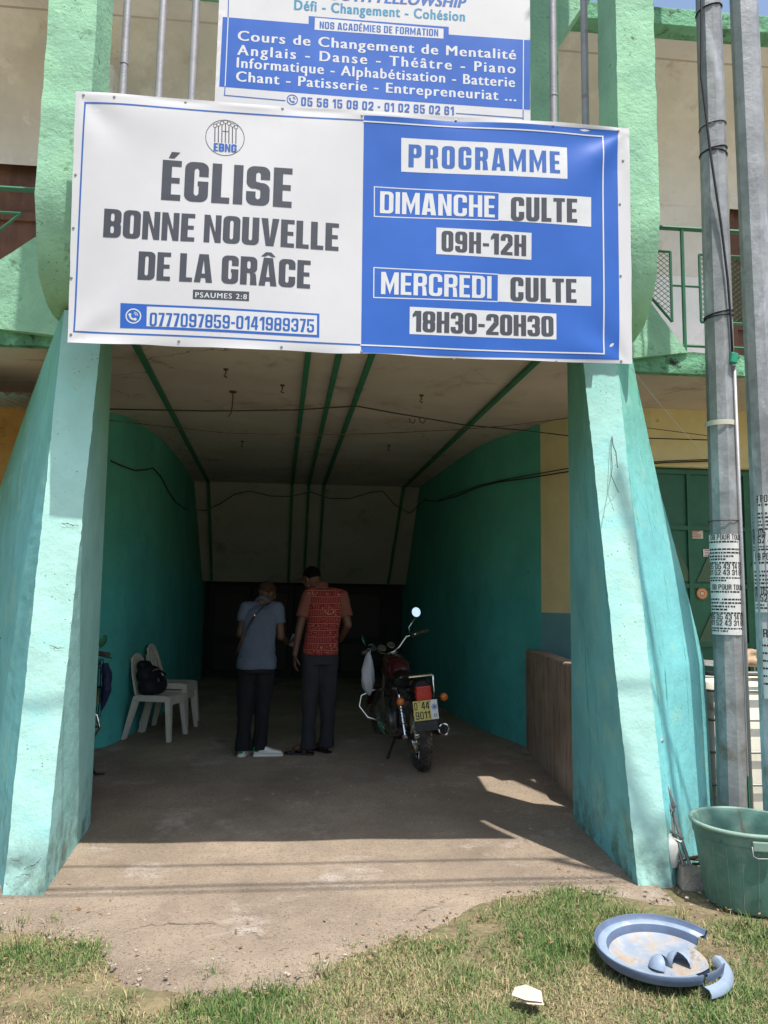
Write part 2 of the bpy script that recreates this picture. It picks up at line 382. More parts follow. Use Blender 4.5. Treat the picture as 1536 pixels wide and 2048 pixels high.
def grass_mat(name, col, v):
    mt, n, l, p = new_mat(name)
    g = n.new('ShaderNodeNewGeometry')
    c = mix(n, l, g.outputs['Random Per Island'], tuple(x*(1-v) for x in col), tuple(x*(1+v) for x in col))
    l.new(c, p.inputs['Base Color']); p.inputs['Roughness'].default_value = .7
    p.inputs['Specular IOR Level'].default_value = .25
    return mt
MT['g1'] = grass_mat('blade_green', (.08, .155, .038), .45)
MT['g2'] = grass_mat('blade_pale', (.15, .20, .07), .4)
MT['g3'] = grass_mat('blade_straw', (.34, .28, .155), .35)

# ================================================================== ground
def rough_grid(fn, nu, nv, amp, sc, seed=0):
    def f(a, b):
        p = Vector(fn(a, b)); d = mnoise.noise(p*sc+Vector((seed, seed, seed)))*amp + mnoise.noise(p*sc*3.1)*amp*.4
        return p, d
    return f
def edge_y(x):
    """the line where the grass gives way to the concrete apron"""
    P = [(-12,4.6),(-3,4.3),(-1.9,4.10),(-1.46,4.06),(-.97,3.90),(-.77,3.55),(-.39,3.42),(-.02,3.45),(.2,3.72),(.51,3.85),(.93,4.28),(1.45,4.42),(1.97,4.2),(2.6,4.1),(3.2,4.2),(12,4.4)]
    for (a, b), (c, d) in zip(P, P[1:]):
        if a <= x <= c: return b+(d-b)*(x-a)/(c-a)
    return 4.3
g = MB()
def gf(a, b):
    x = -14+28*a; y = -10+24.0*b
    dz = .012*mnoise.noise(Vector((x*1.3, y*1.3, 0))) + .02*mnoise.noise(Vector((x*.5, y*.5, 3)))
    base = -.015
    return (x, y, base+dz-.02*(1 if y > 4.6 else 0))
g.grid(gf, 140, 120)
tag(g.build('ground', MT['soil'], smooth=True), kind='structure')
far = MB(); far.grid(lambda a, b: (-600+1200*a, -600+1200*b, -.12), 2, 2)
tag(far.build('terrain', MT['soil']), kind='structure')
# the concrete floor: apron, ramp and passage in one sheet with an uneven front edge
fl = MB()
ys = [0, .02, .05, .09, .14, .2, .27, .35, .45, .55, .65, .8, .9, 1.0]
def ff(a, b):
    x = -2.4+(1.98+.82*min(1, max(0, b-.16)/.08)+2.4)*a
    y0 = edge_y(x)-.05+.05*mnoise.noise(Vector((x*5, 0, 1)))+.02*mnoise.noise(Vector((x*19, 0, 1)))
    y = y0+(15-y0)*(b**1.6)
    z = fz(y)+.004+.006*mnoise.noise(Vector((x*1.5, y*1.5, 7)))*min(1, b*10) + .006 - .035*(1-min(1, (y-y0)/.14))**2
    return (x, y, z)
fl.grid(ff, 120, 130)
floor = tag(fl.build('floor', MT['concrete'], smooth=True), kind='structure')
ck = MB()
def crack(pts, w):
    L = []
    pts = [Vector((*p, 0)) for p in pts]
    for a, b in zip(pts, pts[1:]):
        for i in range(8):
            p = a.lerp(b, i/8); L.append((p.x+random.uniform(-.012,.012), p.y+random.uniform(-.016,.016)))
    vs = []
    for i, (x, y) in enumerate(L):
        ww = w*random.uniform(.3, 1.2)*min(1, i/4+.1, (len(L)-1-i)/4+.1)
        z = fz(y)+.0155
        vs += [(x, y-ww, z), (x, y+ww, z)]
    ck._add(vs, [(2*i, 2*i+2, 2*i+3, 2*i+1) for i in range(len(L)-1)])
def px(*uv):
    return [on('z', 0, *p)[:2] for p in uv]
crack(px((240,1870),(300,1856),(360,1852),(430,1852),(470,1866),(530,1880),(560,1882)), .0035)
crack(px((800,1870),(840,1830),(905,1805)), .0022)
crack(px((60,1860),(150,1800),(215,1762)), .002)
ckm = paint('crack_line', (.13, .095, .07), .95)
ck.build('crack', ckm, floor)
# kerb-like broken cement lip at left pillar foot
# ================================================================== building
B = empty('cinema_building', (0, 6, 0))
tag(B, 'two storey cinema building with teal splayed pillars around a dark entrance passage', 'building')
BL = Vector((0, -6, 0))
def part(mb, name, mat, label=None, parent=None, **k):
    o = mb.build(name, mat, parent or B, loc=(BL if parent is None else None), **k)
    if label: o['label'] = label
    return o

def rough_quad(mb, a, b, c, d, nu, nv, amp, sc, nrm):
    a, b, c, d = map(Vector, (a, b, c, d)); nrm = Vector(nrm).normalized()
    def f(s, t):
        p = (a.lerp(b, s)).lerp(d.lerp(c, s), t)
        edge = 1.0
        q = mnoise.noise(p*sc)*amp+mnoise.noise(p*sc*2.7)*amp*.5
        return p+nrm*q
    mb.grid(f, nu, nv)

def make_pillar(fo0, fi0, bi0, fo1, fi1, bi1, outs, side):
    """V shaped pillar: sloping front face, inner cheek, flared outer wing; open at the back"""
    ztop = fo1[2]
    F = MB()
    # displaced front face: shared vertices keep the arrises joined
    def disp(p, k=1.0):
        p = Vector(p)
        return p + Vector((mnoise.noise(p*4.3), mnoise.noise(p*4.3+Vector((9,9,9)))*.6, 0))*.0035*k + Vector((mnoise.noise(p*17), mnoise.noise(p*17+Vector((5,5,5))), 0))*.0025*k + Vector((max(0, mnoise.noise(p*38)-.25), max(0, mnoise.noise(p*31)-.25), 0))*.008*k
    def lerp3(a, b, t): return Vector(a).lerp(Vector(b), t)
    N = 150
    F.grid(lambda s, t: disp(lerp3(lerp3(fo0, fo1, t), lerp3(fi0, fi1, t), s)), 8, N)
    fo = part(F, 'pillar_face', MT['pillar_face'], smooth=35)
    I = MB()
    I.grid(lambda s, t: disp(lerp3(lerp3(fi0, fi1, t), lerp3(bi0, bi1, t), s), 1-.6*s), 24, N)
    th = Vector((.11*side, 0, 0))
    I.grid(lambda s, t: lerp3(lerp3(fi0, fi1, t)+Vector((.02*side, .13, 0)), lerp3(bi0, bi1, t), s)+th, 4, 10)
    I.hexa([bi0, Vector(bi0)+th, Vector(bi0)+th+Vector((0,.01,0)), Vector(bi0)+Vector((0,.01,0))],
           [bi1, Vector(bi1)+th, Vector(bi1)+th+Vector((0,.01,0)), Vector(bi1)+Vector((0,.01,0))])
    part(I, 'pillar_cheek', MT['pillar_sunlit' if side < 0 else 'pillar'], smooth=35)
    Wg = MB()
    def outer(t):
        z = t*ztop
        for (z0, p0), (z1, p1) in zip(outs, outs[1:]):
            if z0 <= z <= z1+1e-6:
                q = (z-z0)/(z1-z0); return Vector((p0[0]+(p1[0]-p0[0])*q, p0[1]+(p1[1]-p0[1])*q, z))
        return Vector((*outs[-1][1], z))
    Wg.grid(lambda s, t: disp(lerp3(lerp3(fo0, fo1, t), outer(t), s), 1-.5*s), 24, N)
    Wg.grid(lambda s, t: lerp3(lerp3(fo0, fo1, t)+Vector((-.03*side, .13, 0)), outer(t)+Vector((-.10*side, .03, 0)), s), 4, 20)
    Wg.grid(lambda s, t: outer(t)+Vector((-.10*side*s, .03*s, 0)), 1, N)
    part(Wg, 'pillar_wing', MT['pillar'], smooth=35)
# left pillar
LOUT = [(p.z, (p.x, p.y)) for p in (on('y', y, u, v) for u, v, y in ((0,975,7.36),(30,885,6.95),(60,800,6.2),(95,705,5.45),(118,645,4.97)))]
LOUT = [(0, (LOUT[0][1][0]-.05, 7.38))]+[q for q in LOUT if q[0] < 3.33]+[(3.36, LOUT[-1][1])]
ROUT = [(0, (2.75,5.22)), (1.2, (2.70,5.2)), (1.8, (2.56,5.2)), (2.4, (2.41,5.2)), (2.97, (2.25,5.10)), (3.36, (2.12,4.98))]
PT = 3.36
make_pillar((-1.61,4.45,-.02), (-1.40,4.44,-.02), (-1.51,5.70,-.02), (-1.60,4.78,PT), (-1.36,4.78,PT), (-1.45,5.34,PT), LOUT, -1)
make_pillar((2.07,4.43,-.02), (1.87,4.43,-.02), (1.94,5.74,-.02), (1.93,4.78,PT), (1.70,4.78,PT), (1.80,5.34,PT), ROUT, 1)

pf = [o for o in B.children if o.name.startswith('pillar_face')][0]
mb = MB()
for pts in ([(48,1740),(58,1732),(68,1731),(78,1722),(84,1716)], [(124,1046),(132,1048),(150,1051),(164,1052)], [(100,1290),(120,1296),(134,1293)], [(20,1716),(34,1722),(44,1719)], [(30,1755),(50,1748),(62,1752)]):
    L = []
    for (u, v) in pts:
        p = on('y', 4.5, u, v)
        for _ in range(6): p = on('y', 4.445+.1*p.z, u, v)
        L.append(p)
    Q = []
    for a, b in zip(L, L[1:]): Q += [a.lerp(b, i/6)+Vector((random.uniform(-.003,.003), 0, random.uniform(-.005,.005))) for i in range(6)]
    vs = []
    for i, p in enumerate(Q):
        w = .0026*random.uniform(.3, 1.3)*min(1, i/3+.15, (len(Q)-1-i)/3+.15); vs += [p+Vector((0,-.006,-w)), p+Vector((0,-.006,w))]
    mb._add(vs, [(2*i, 2*i+2, 2*i+3, 2*i+1) for i in range(len(Q)-1)])
mb.build('crack', ckm, pf)
# slabs: balcony floor / passage ceiling
CZ = 3.40
mb = MB()
mb.prism([(-1.38,4.60),(1.82,4.60),(1.82,5.06),(1.95,5.06),(1.95,5.70),(-1.67,5.70),(-1.67,5.06),(-1.38,5.06)], 'z', CZ+.02, CZ+.17)
part(mb, 'balcony_slab', MT['green_mould'])
mb = MB(); mb.prism([(-1.375,4.605),(1.815,4.605),(1.815,5.065),(1.945,5.065),(1.945,5.70),(-1.665,5.70),(-1.665,5.065),(-1.375,5.065)], 'z', CZ, CZ+.02)
part(mb, 'balcony_underside', MT['ceiling'])
mb = MB(); mb.prism([(-12, 5.70), (12, 5.70), (12, 14.5), (-12, 14.5)], 'z', CZ+.001, CZ+.17)
part(mb, 'passage_ceiling', MT['ceiling'])
for x0, x1 in ((-12, -1.725), (2.125, 12)):
    mb = MB()
    n = int((x1-x0)/.06)
    def f(s, t):
        x = x0+(x1-x0)*s; ang = t
        y = 5.63+.012*mnoise.noise(Vector((x*4, t*3, 1)))+.006*mnoise.noise(Vector((x*15, t*9, 2)))
        z = CZ-.005+.17*t+.008*mnoise.noise(Vector((x*6, t*4, 5)))
        return (x, y, z)
    mb.grid(f, n, 6)
    mb.grid(lambda s, t: (x0+(x1-x0)*s, 5.63+.07*t, CZ+.165+.008*mnoise.noise(Vector(((x0+(x1-x0)*s)*6, 4, 5)))*(1-t)), n, 1)
    mb.grid(lambda s, t: (x0+(x1-x0)*s, 5.63+.07*t, CZ-.005+.008*mnoise.noise(Vector(((x0+(x1-x0)*s)*6, 0, 5)))*(1-t)), n, 1)
    part(mb, 'balcony_fascia', MT['green_mould'], smooth=50)
# ceiling ridges, bent down over the sloping underside of the seating
YB, ZB = 12.15, CZ
YD, ZD = 13.75, 1.875
ridges = [((-1.28,4.76),(-1.70,12.1),-1.80), ((-.06,4.76),(-.40,12.1),-.47), ((.16,4.76),(-.14,12.1),-.20), ((.40,4.76),(.10,12.1),.04), ((1.62,4.76),(1.365,12.1),1.29)]
for (a, b, xd) in ridges:
    mb = MB(); w = .021
    pts = [(a[0], a[1], CZ), (b[0], b[1], CZ), (xd, YD-.03, ZD)]
    mb.hexa([(a[0]-w,a[1],CZ-.035),(a[0]+w,a[1],CZ-.035),(b[0]+w,b[1]-.03,CZ-.035),(b[0]-w,b[1]-.03,CZ-.035)], [(a[0]-w,a[1],CZ-.003),(a[0]+w,a[1],CZ-.003),(b[0]+w,b[1],CZ-.003),(b[0]-w,b[1],CZ-.003)])
    mb.hexa([(b[0]-w,b[1]-.03,CZ-.035),(b[0]+w,b[1]-.03,CZ-.035),(xd+w,YD-.06,ZD-.01),(xd-w,YD-.06,ZD-.01)], [(b[0]-w,b[1],CZ-.002),(b[0]+w,b[1],CZ-.002),(xd+w,YD-.02,ZD+.01),(xd-w,YD-.02,ZD+.01)])
    part(mb, 'ceiling_ridge', MT['ridge'])
mb = MB()
mb.hexa([(-2.35,YB,ZB),(2.05,YB,ZB),(2.0,YD,ZD),(-2.35,YD,ZD)], [(-2.35,YB+.25,ZB+.02),(2.05,YB+.25,ZB+.02),(2.0,YD+.2,ZD+.05),(-2.35,YD+.2,ZD+.05)])
part(mb, 'sloping_soffit', MT['drop'])
# side walls of the passage (plan curves)
PLl = [(-12,7.45),(-3.4,7.45),(-2.84,7.48),(-2.35,7.54),(-2.1,7.65),(-1.97,7.78),(-1.90,7.98),(-1.86,8.3),(-1.81,9.0),(-1.82,10),(-1.88,11.2),(-1.93,12.2),(-1.98,14.4)]
PLr = [(2.24,7.52),(2.14,7.78),(2.03,8.08),(1.94,8.38),(1.86,8.8),(1.81,9.3),(1.76,10.0),(1.69,11.2),(1.63,12.2),(1.60,14.4)]
def wall(P, z0, z1, th, mat, name, label=None):
    mb = MB(); Q = []
    for i in range(len(P)-1):
        a, b = Vector((*P[i], 0)), Vector((*P[i+1], 0))
        k = 3 if (a-b).length < 3 else 1
        Q += [a.lerp(b, j/k) for j in range(k)]
    Q.append(Vector((*P[-1], 0)))
    n = len(Q)-1
    def at(s):
        i = min(int(s*n), n-1); return Q[i].lerp(Q[i+1], s*n-i)
    mb.grid(lambda s, t: tuple(Vector((at(s).x, at(s).y, z0+(z1-z0)*t))), n, 8)
    mb.grid(lambda s, t: tuple(Vector((at(s).x+th[0], at(s).y+th[1], z0+(z1-z0)*t))), n, 1)
    return part(mb, name, mat, label, smooth=30)
# left: ochre front wall, green from the corner on
wall(PLl[:4], -.1, CZ, (0, .2), paint('ochre', (.42,.26,.085), .9, .15, 2, .4, 40, stains=(((.22,.13,.05), 2, .5, .7), (SOOT, 6, .64, .72))), 'front_wall', 'ochre front wall left of the passage')
wall(PLl[3:], -.1, CZ, (-.2, 0), MT['tunnel'], 'passage_wall')
wall(PLr, -.1, CZ, (.2, 0), MT['tunnel'], 'passage_wall')
PY = [(3.05,6.72),(2.9,6.76),(2.7,6.87),(2.52,7.03),(2.42,7.15),(2.33,7.32),(2.24,7.52)]
wall(PY, 1.50, CZ, (.15, .15), MT['yellow'], 'front_wall', 'yellow front wall with a blue skirting band')
wall(PY, -.1, 1.50, (.15, .15), MT['band'], 'front_wall_base')
mb = MB(); mb.box(3.05, 12, 6.72, 6.9, 2.86, CZ); mb.box(4.75, 12, 6.72, 6.9, -.1, 2.86)
part(mb, 'front_wall', MT['yellow'])
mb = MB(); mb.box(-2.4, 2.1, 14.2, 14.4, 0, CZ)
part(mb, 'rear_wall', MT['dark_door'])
# dark doors at the far end
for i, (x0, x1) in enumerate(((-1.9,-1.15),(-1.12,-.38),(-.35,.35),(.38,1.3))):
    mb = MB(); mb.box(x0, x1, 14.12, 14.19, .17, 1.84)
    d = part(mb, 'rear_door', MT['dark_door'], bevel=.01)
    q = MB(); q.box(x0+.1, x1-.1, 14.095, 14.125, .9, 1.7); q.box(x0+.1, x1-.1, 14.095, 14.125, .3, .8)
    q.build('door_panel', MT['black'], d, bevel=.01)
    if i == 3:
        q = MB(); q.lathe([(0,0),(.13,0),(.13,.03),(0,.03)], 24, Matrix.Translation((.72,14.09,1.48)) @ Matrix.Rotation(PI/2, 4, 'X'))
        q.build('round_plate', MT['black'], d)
# garage door
gd = MB(); gd.box(3.05, 4.75, 6.80, 6.86, -.05, 2.86)
gdo = part(gd, 'garage_door', MT['door_green'], 'dark green metal door with diamond panels')
q = MB()
for x in (3.07, 3.40, 3.95, 4.32): q.box(x, x+.04, 6.775, 6.80, 0, 2.84)
for z in (.62, 1.22, 1.75, 2.28, 2.80): q.box(3.11, 4.74, 6.778, 6.80, z, z+.04)
q.build('door_frame', MT['door_green'], gdo)
q = MB()
for cx, cz in ((3.695, 2.03), (3.695, 1.48), (3.695,.93), (3.20+.03,2.03), (4.15,2.03)):
    q.prism([(cx-.22,cz-.22),(cx+.22,cz-.22),(cx,cz+.22)], 'y', 6.788, 6.799)
q.build('diamond_panel', MT['door_diamond'], gdo)
# stickers on the door
def decal(u, v, w, h, y, mat, name, parent, lines=0, lm=None):
    p = on('y', y, u, v); mb = MB(); mb.box(p.x-w/2, p.x+w/2, y, y+.003, p.z-h/2, p.z+h/2)
    o = mb.build(name, mat, parent)
    if lines:
        q = MB()
        for i in range(lines):
            z = p.z+h*(.32-.64*i/max(1, lines-1)); q.box(p.x-w*.38, p.x+w*random.uniform(.1,.4), y-.002, y-.0005, z-h*.05, z+h*.05)
        q.build('printed_lines', lm, o)
    return o
decal(1393,1068,.125,.085,6.79,MT['sticker'],'sticker',gdo,4,MT['sticker_red'])
decal(1420,1106,.13,.07,6.79,MT['paper'],'sticker',gdo,3,MT['sticker_red'])
p = on('y', 6.785, 1404, 1187)
q = MB(); q.lathe([(0,0),(.052,0),(.052,.004),(0,.004)], 28, Matrix.Translation((p.x,6.785,p.z)) @ Matrix.Rotation(PI/2, 4, 'X'))
st = q.build('sticker', MT['orange_st'], gdo); q = MB()
q.lathe([(.030,0),(.036,0),(.036,.002),(.030,.002)], 24, Matrix.Translation((p.x,6.780,p.z)) @ Matrix.Rotation(PI/2, 4, 'X'))
q.box(p.x-.014, p.x+.014, 6.778, 6.780, p.z-.012, p.z+.012)
q.build('printed_lines', MT['sticker'], st)

# posts (green) that stand on the pillars and curl back at the foot
def post(x0, x1):
    prof = [(4.50,9.0),(4.48,4.15),(4.475,4.06),(4.50,3.86),(4.55,3.68),(4.63,3.52),(4.74,3.42),(4.90,3.37),(5.02,3.37),(5.02,3.72),(4.86,4.2),(4.80,4.6),(4.80,9.0)]
    mb = MB(); n = 10; D = 46
    # dense front strip with a rough surface
    pts = []
    for (a, b), (c, d) in zip(prof, prof[1:]):
        k = max(1, int(math.hypot(c-a, d-b)/.08))
        pts += [(a+(c-a)*i/k, b+(d-b)*i/k) for i in range(k)]
    pts.append(prof[-1])
    def f(s, t):
        i = min(int(round(t*(len(pts)-1))), len(pts)-1); y, z = pts[i]; x = x0+(x1-x0)*s
        q = Vector((x, y, z)); e = mnoise.noise(q*5)*.010+mnoise.noise(q*16)*.006
        return (x+(mnoise.noise(q*7)*.008 if s in (0, 1) else 0), y+e, z+e*.3)
    mb.grid(f, n, len(pts)-1)
    for s in (0, 1):
        vs = [f(s, i/(len(pts)-1)) for i in range(len(pts))]; mb._add(vs, [tuple(range(len(vs)))])
    return part(mb, 'post', MT['green'], smooth=35)
post(-1.71, -1.42); post(1.86, 2.12)
# triangular gussets above the balcony edge, beside the posts
for sgn, x0, x1 in ((-1, -1.72, -2.95), (1, 2.13, 2.86)):
    zt = 4.45
    mb = MB()
    a = Vector((x0, 5.56, 3.44)); b = Vector((x1, 5.615, 3.56)); c = Vector((x0, 5.52, zt))
    def f(s, t):
        p = a.lerp(b, s).lerp(c, t) if False else (a.lerp(b, s))*(1-t)+(c)*t
        return p+Vector((0, -1, 0))*(mnoise.noise(p*5)*.012+mnoise.noise(p*15)*.006)
    mb.grid(f, 16, 16)
    off = Vector((0, .22, 0))
    mb.grid(lambda s, t: f(s, t)+off, 2, 2)
    mb.grid(lambda s, t: f(1, s)+off*t, 16, 1); mb.grid(lambda s, t: f(0, s)+off*t, 4, 1); mb.grid(lambda s, t: f(s, 0)+off*t, 16, 1)
    part(mb, 'gusset', MT['green'], smooth=40)
# upper storey
RZ = on('y', 5.60, 1400, 20).z
mb = MB()
WY = 6.85
holes = [(-4.6,-2.42), (3.86,5.2)]
mb.box(-12, -4.6, WY, WY+.2, CZ+.17, 5.75); mb.box(-2.42, 3.93, WY, WY+.2, CZ+.17, 5.75); mb.box(5.3, 12, WY, WY+.2, CZ+.17, 5.75)
part(mb, 'upper_wall', MT['lilac'])
mb = MB()
cove = [(WY-.004,4.75),(WY-.02,5.2),(WY-.06,5.55),(WY-.16,5.9),(WY-.36,6.15),(WY-.8,6.36),(5.755,RZ-.13)]
def fc(s, t):
    k = len(cove)-1; i = min(int(t*k), k-1); q = t*k-i
    y = cove[i][0]+(cove[i+1][0]-cove[i][0])*q; z = cove[i][1]+(cove[i+1][1]-cove[i][1])*q
    x = -12+24*s
    return (x, y-.008*mnoise.noise(Vector((x*2, z*2, 1))), z)
for (xa, xb) in ((-12,-4.6),(-2.42,3.93),(5.3,12)):
    mb.grid(lambda s, t: (lambda p: (xa+(xb-xa)*s, p[1], p[2]))(fc(s, t*.28)), 12, 4)
mb.grid(lambda s, t: fc(s, .28+.72*t), 60, 22)
part(mb, 'cove', MT['beige'], smooth=True)
mb = MB(); mb.box(-12, 12, 5.60, 5.76, RZ-.16, RZ); part(mb, 'roof_edge', MT['green_mould'], bevel=.01)
mb = MB(); mb.box(-12, 12, 5.765, 14, RZ-.12, RZ-.04); part(mb, 'roof', MT['ceiling'])
# shuttered windows upstairs
for x0, x1 in ((-4.6,-2.42),(3.93,5.3)):
    mb = MB(); mb.box(x0, x1, WY+.06, WY+.1, 3.58, 5.75)
    w = part(mb, 'shutter', MT['wood'], 'dark brown wooden shutter')
    q = MB(); q.box(x0, x0+.08, WY+.02, WY+.059, 3.58, 5.74); q.box(x1-.08, x1, WY+.02, WY+.059, 3.58, 5.74)
    for z in (3.58, 4.25, 4.95, 5.66): q.box(x0+.08, x1-.08, WY+.025, WY+.059, z, z+.08)
    k = (x0+x1)/2; q.box(k-.04, k+.04, WY+.03, WY+.058, 3.66, 5.66)
    q.build('shutter_frame', MT['wood'], w)
# square beam end under the roof at the left, green inner column with its brace behind the upper sign
mb = MB(); mb.box(-2.35, -1.80, 6.2, 6.84, 5.62, 6.05); part(mb, 'beam', MT['beige'], bevel=.02)
mb = MB(); mb.box(1.46, 1.76, 5.35, 5.6, CZ+.17, 6.7)
mb.hexa([(1.76,5.38,5.9),(1.76,5.58,5.9),(1.77,5.58,5.91),(1.77,5.38,5.91)], [(1.76,5.38,6.45),(1.76,5.58,6.45),(2.1,5.58,6.45),(2.1,5.38,6.45)])
part(mb, 'inner_column', MT['green'], bevel=.02)
# low brown wall in the passage
mb = MB()
a0, a1 = Vector((2.06,5.80,0)), Vector((2.30,8.0,.1))
mb.hexa([(2.05,5.80,-.02),(2.17,5.79,-.02),(2.30,7.66,.05),(2.13,7.72,.05)], [(2.05,5.80,1.10),(2.17,5.79,1.10),(2.30,7.66,1.13),(2.13,7.72,1.13)])
lw_ = mb.build('low_wall', MT['parapet'], bevel=.02)
tag(lw_, 'low brown cement wall along the right side of the passage', 'wall')

# ================================================================== balcony railings
def railing(x0, x1, posts, label, tri=None):
    root = empty('balcony_railing', (x0, 5.66, CZ+.17)); tag(root, label, 'railing', 'balcony railings')
    o = Vector((-x0, -5.66, -(CZ+.17)))
    def bld(m, n): 
        ob = m.build(n, MT['rail_green'], root, loc=o); return ob
    y = 5.66; z0 = CZ+.23; z1 = 4.60
    m_ = MB(); m_.tube([(x0,y,z1),(x1,y,z1)], .020, 8); bld(m_, 'top_rail')
    m_ = MB(); m_.tube([(x0,y,z0),(x1,y,z0)], .012, 8); bld(m_, 'bottom_rail')
    for p in posts:
        m_ = MB(); m_.tube([(p,y,CZ+.165),(p,y,z1)], .016, 8); bld(m_, 'post')
    return root, bld
rl, bld = railing(2.14, 9.0, (2.86, 4.0, 5.1, 6.2, 7.4, 8.6), 'green metal railing with mesh panels on the balcony right of the sign')
def mesh_panel(poly, name='mesh_panel'):
    fr = MB(); n = len(poly)
    for i in range(n):
        a, b = poly[i], poly[(i+1) % n]; fr.tube([(a[0],5.66,a[1]),(b[0],5.66,b[1])], .011, 6)
    xs = [p[0] for p in poly]; zs = [p[1] for p in poly]
    def inside(x, z):
        c = False
        for i in range(n):
            (xa, za), (xb, zb) = poly[i], poly[(i+1) % n]
            if (za > z) != (zb > z) and x < (xb-xa)*(z-za)/(zb-za)+xa: c = not c
        return c
    sx, sz = .052, .021
    r = 0; z = min(zs)
    while z < max(zs):
        x = min(xs)-(sx/2 if r % 2 else 0)
        while x < max(xs):
            for (a, b) in (((x, z), (x+sx/2, z+sz)), ((x+sx/2, z+sz), (x+sx, z))):
                if inside((a[0]+b[0])/2, (a[1]+b[1])/2): fr.tube([(a[0],5.66,a[1]),(b[0],5.66,b[1])], .0028, 3, False)
            x += sx
        z += sz*2 if False else sz; r += 1
    return bld(fr, name)
mesh_panel([(2.16,4.40),(2.76,4.40),(2.76,3.82),(2.48,4.14),(2.16,4.40)][:4])
mesh_panel([(3.0,4.39),(3.50,4.39),(3.50,3.83),(3.0,3.83)])
mesh_panel([(4.3,4.32),(4.86,4.32),(4.86,3.78),(4.3,3.78)])
m_ = MB()
for a, b in ((2.77,2.86),(2.86,3.0),(3.51,4.0),(4.0,4.3)): m_.tube([(a,5.66,4.12),(b,5.66,4.12)], .009, 6)
bld(m_, 'cross_bar')
rl2, bld = railing(-9.0, -1.74, (-8, -6.8, -5.6, -4.4, -3.3), 'green metal railing on the balcony left of the sign')
m_ = MB()
for a, b in (((-3.2,4.41),(-2.25,4.41)), ((-2.25,4.41),(-2.85,3.82)), ((-2.85,3.82),(-3.2,3.82)), ((-3.2,3.82),(-3.2,4.41))): m_.tube([(a[0],5.66,a[1]),(b[0],5.66,b[1])], .011, 6)
bld(m_, 'mesh_panel')

# vertical grey pipes behind the signs
for i, u in enumerate((250, 322, 388, 1106, 1169)):
    p = on('y', 4.95, u, 100)
    mb = MB(); mb.tube([(p.x,4.95,CZ+.17),(p.x,4.95,9)], .026, 14)
    if u in (250, 1106): mb.tube([(p.x,4.95,5.15),(p.x,4.95,5.17)], .029, 14)
    o = mb.build('metal_pipe', MT['pipe'], smooth=40)
    tag(o, ('leftmost of the three grey metal pipes left of the upper sign', 'middle of the three grey metal pipes left of the upper sign', 'grey metal pipe touching the left edge of the upper sign',
            'grey metal pipe nearest the right edge of the upper sign', 'grey metal pipe between the upper sign and the right green post')[i], 'pipe', 'grey pipes standing on the balcony')

# corrugated sheet at the far left
mb = MB()
a = on('y', 6.2, 66, 770); 
def fcs(s, t):
    x = -6+(a.x-.0+6)*s; 
    return (x, 6.15+.85*t, a.z-.09+.09*t+.012*math.sin(x*70))
mb.grid(fcs, 260, 3); mb.grid(lambda s, t: Vector(fcs(s, t))+Vector((0,0,.003)), 260, 3)
tag(mb.build('corrugated_sheet', MT['sheet'], smooth=True), 'weathered corrugated metal awning sheet left of the left pillar', 'roof sheet')

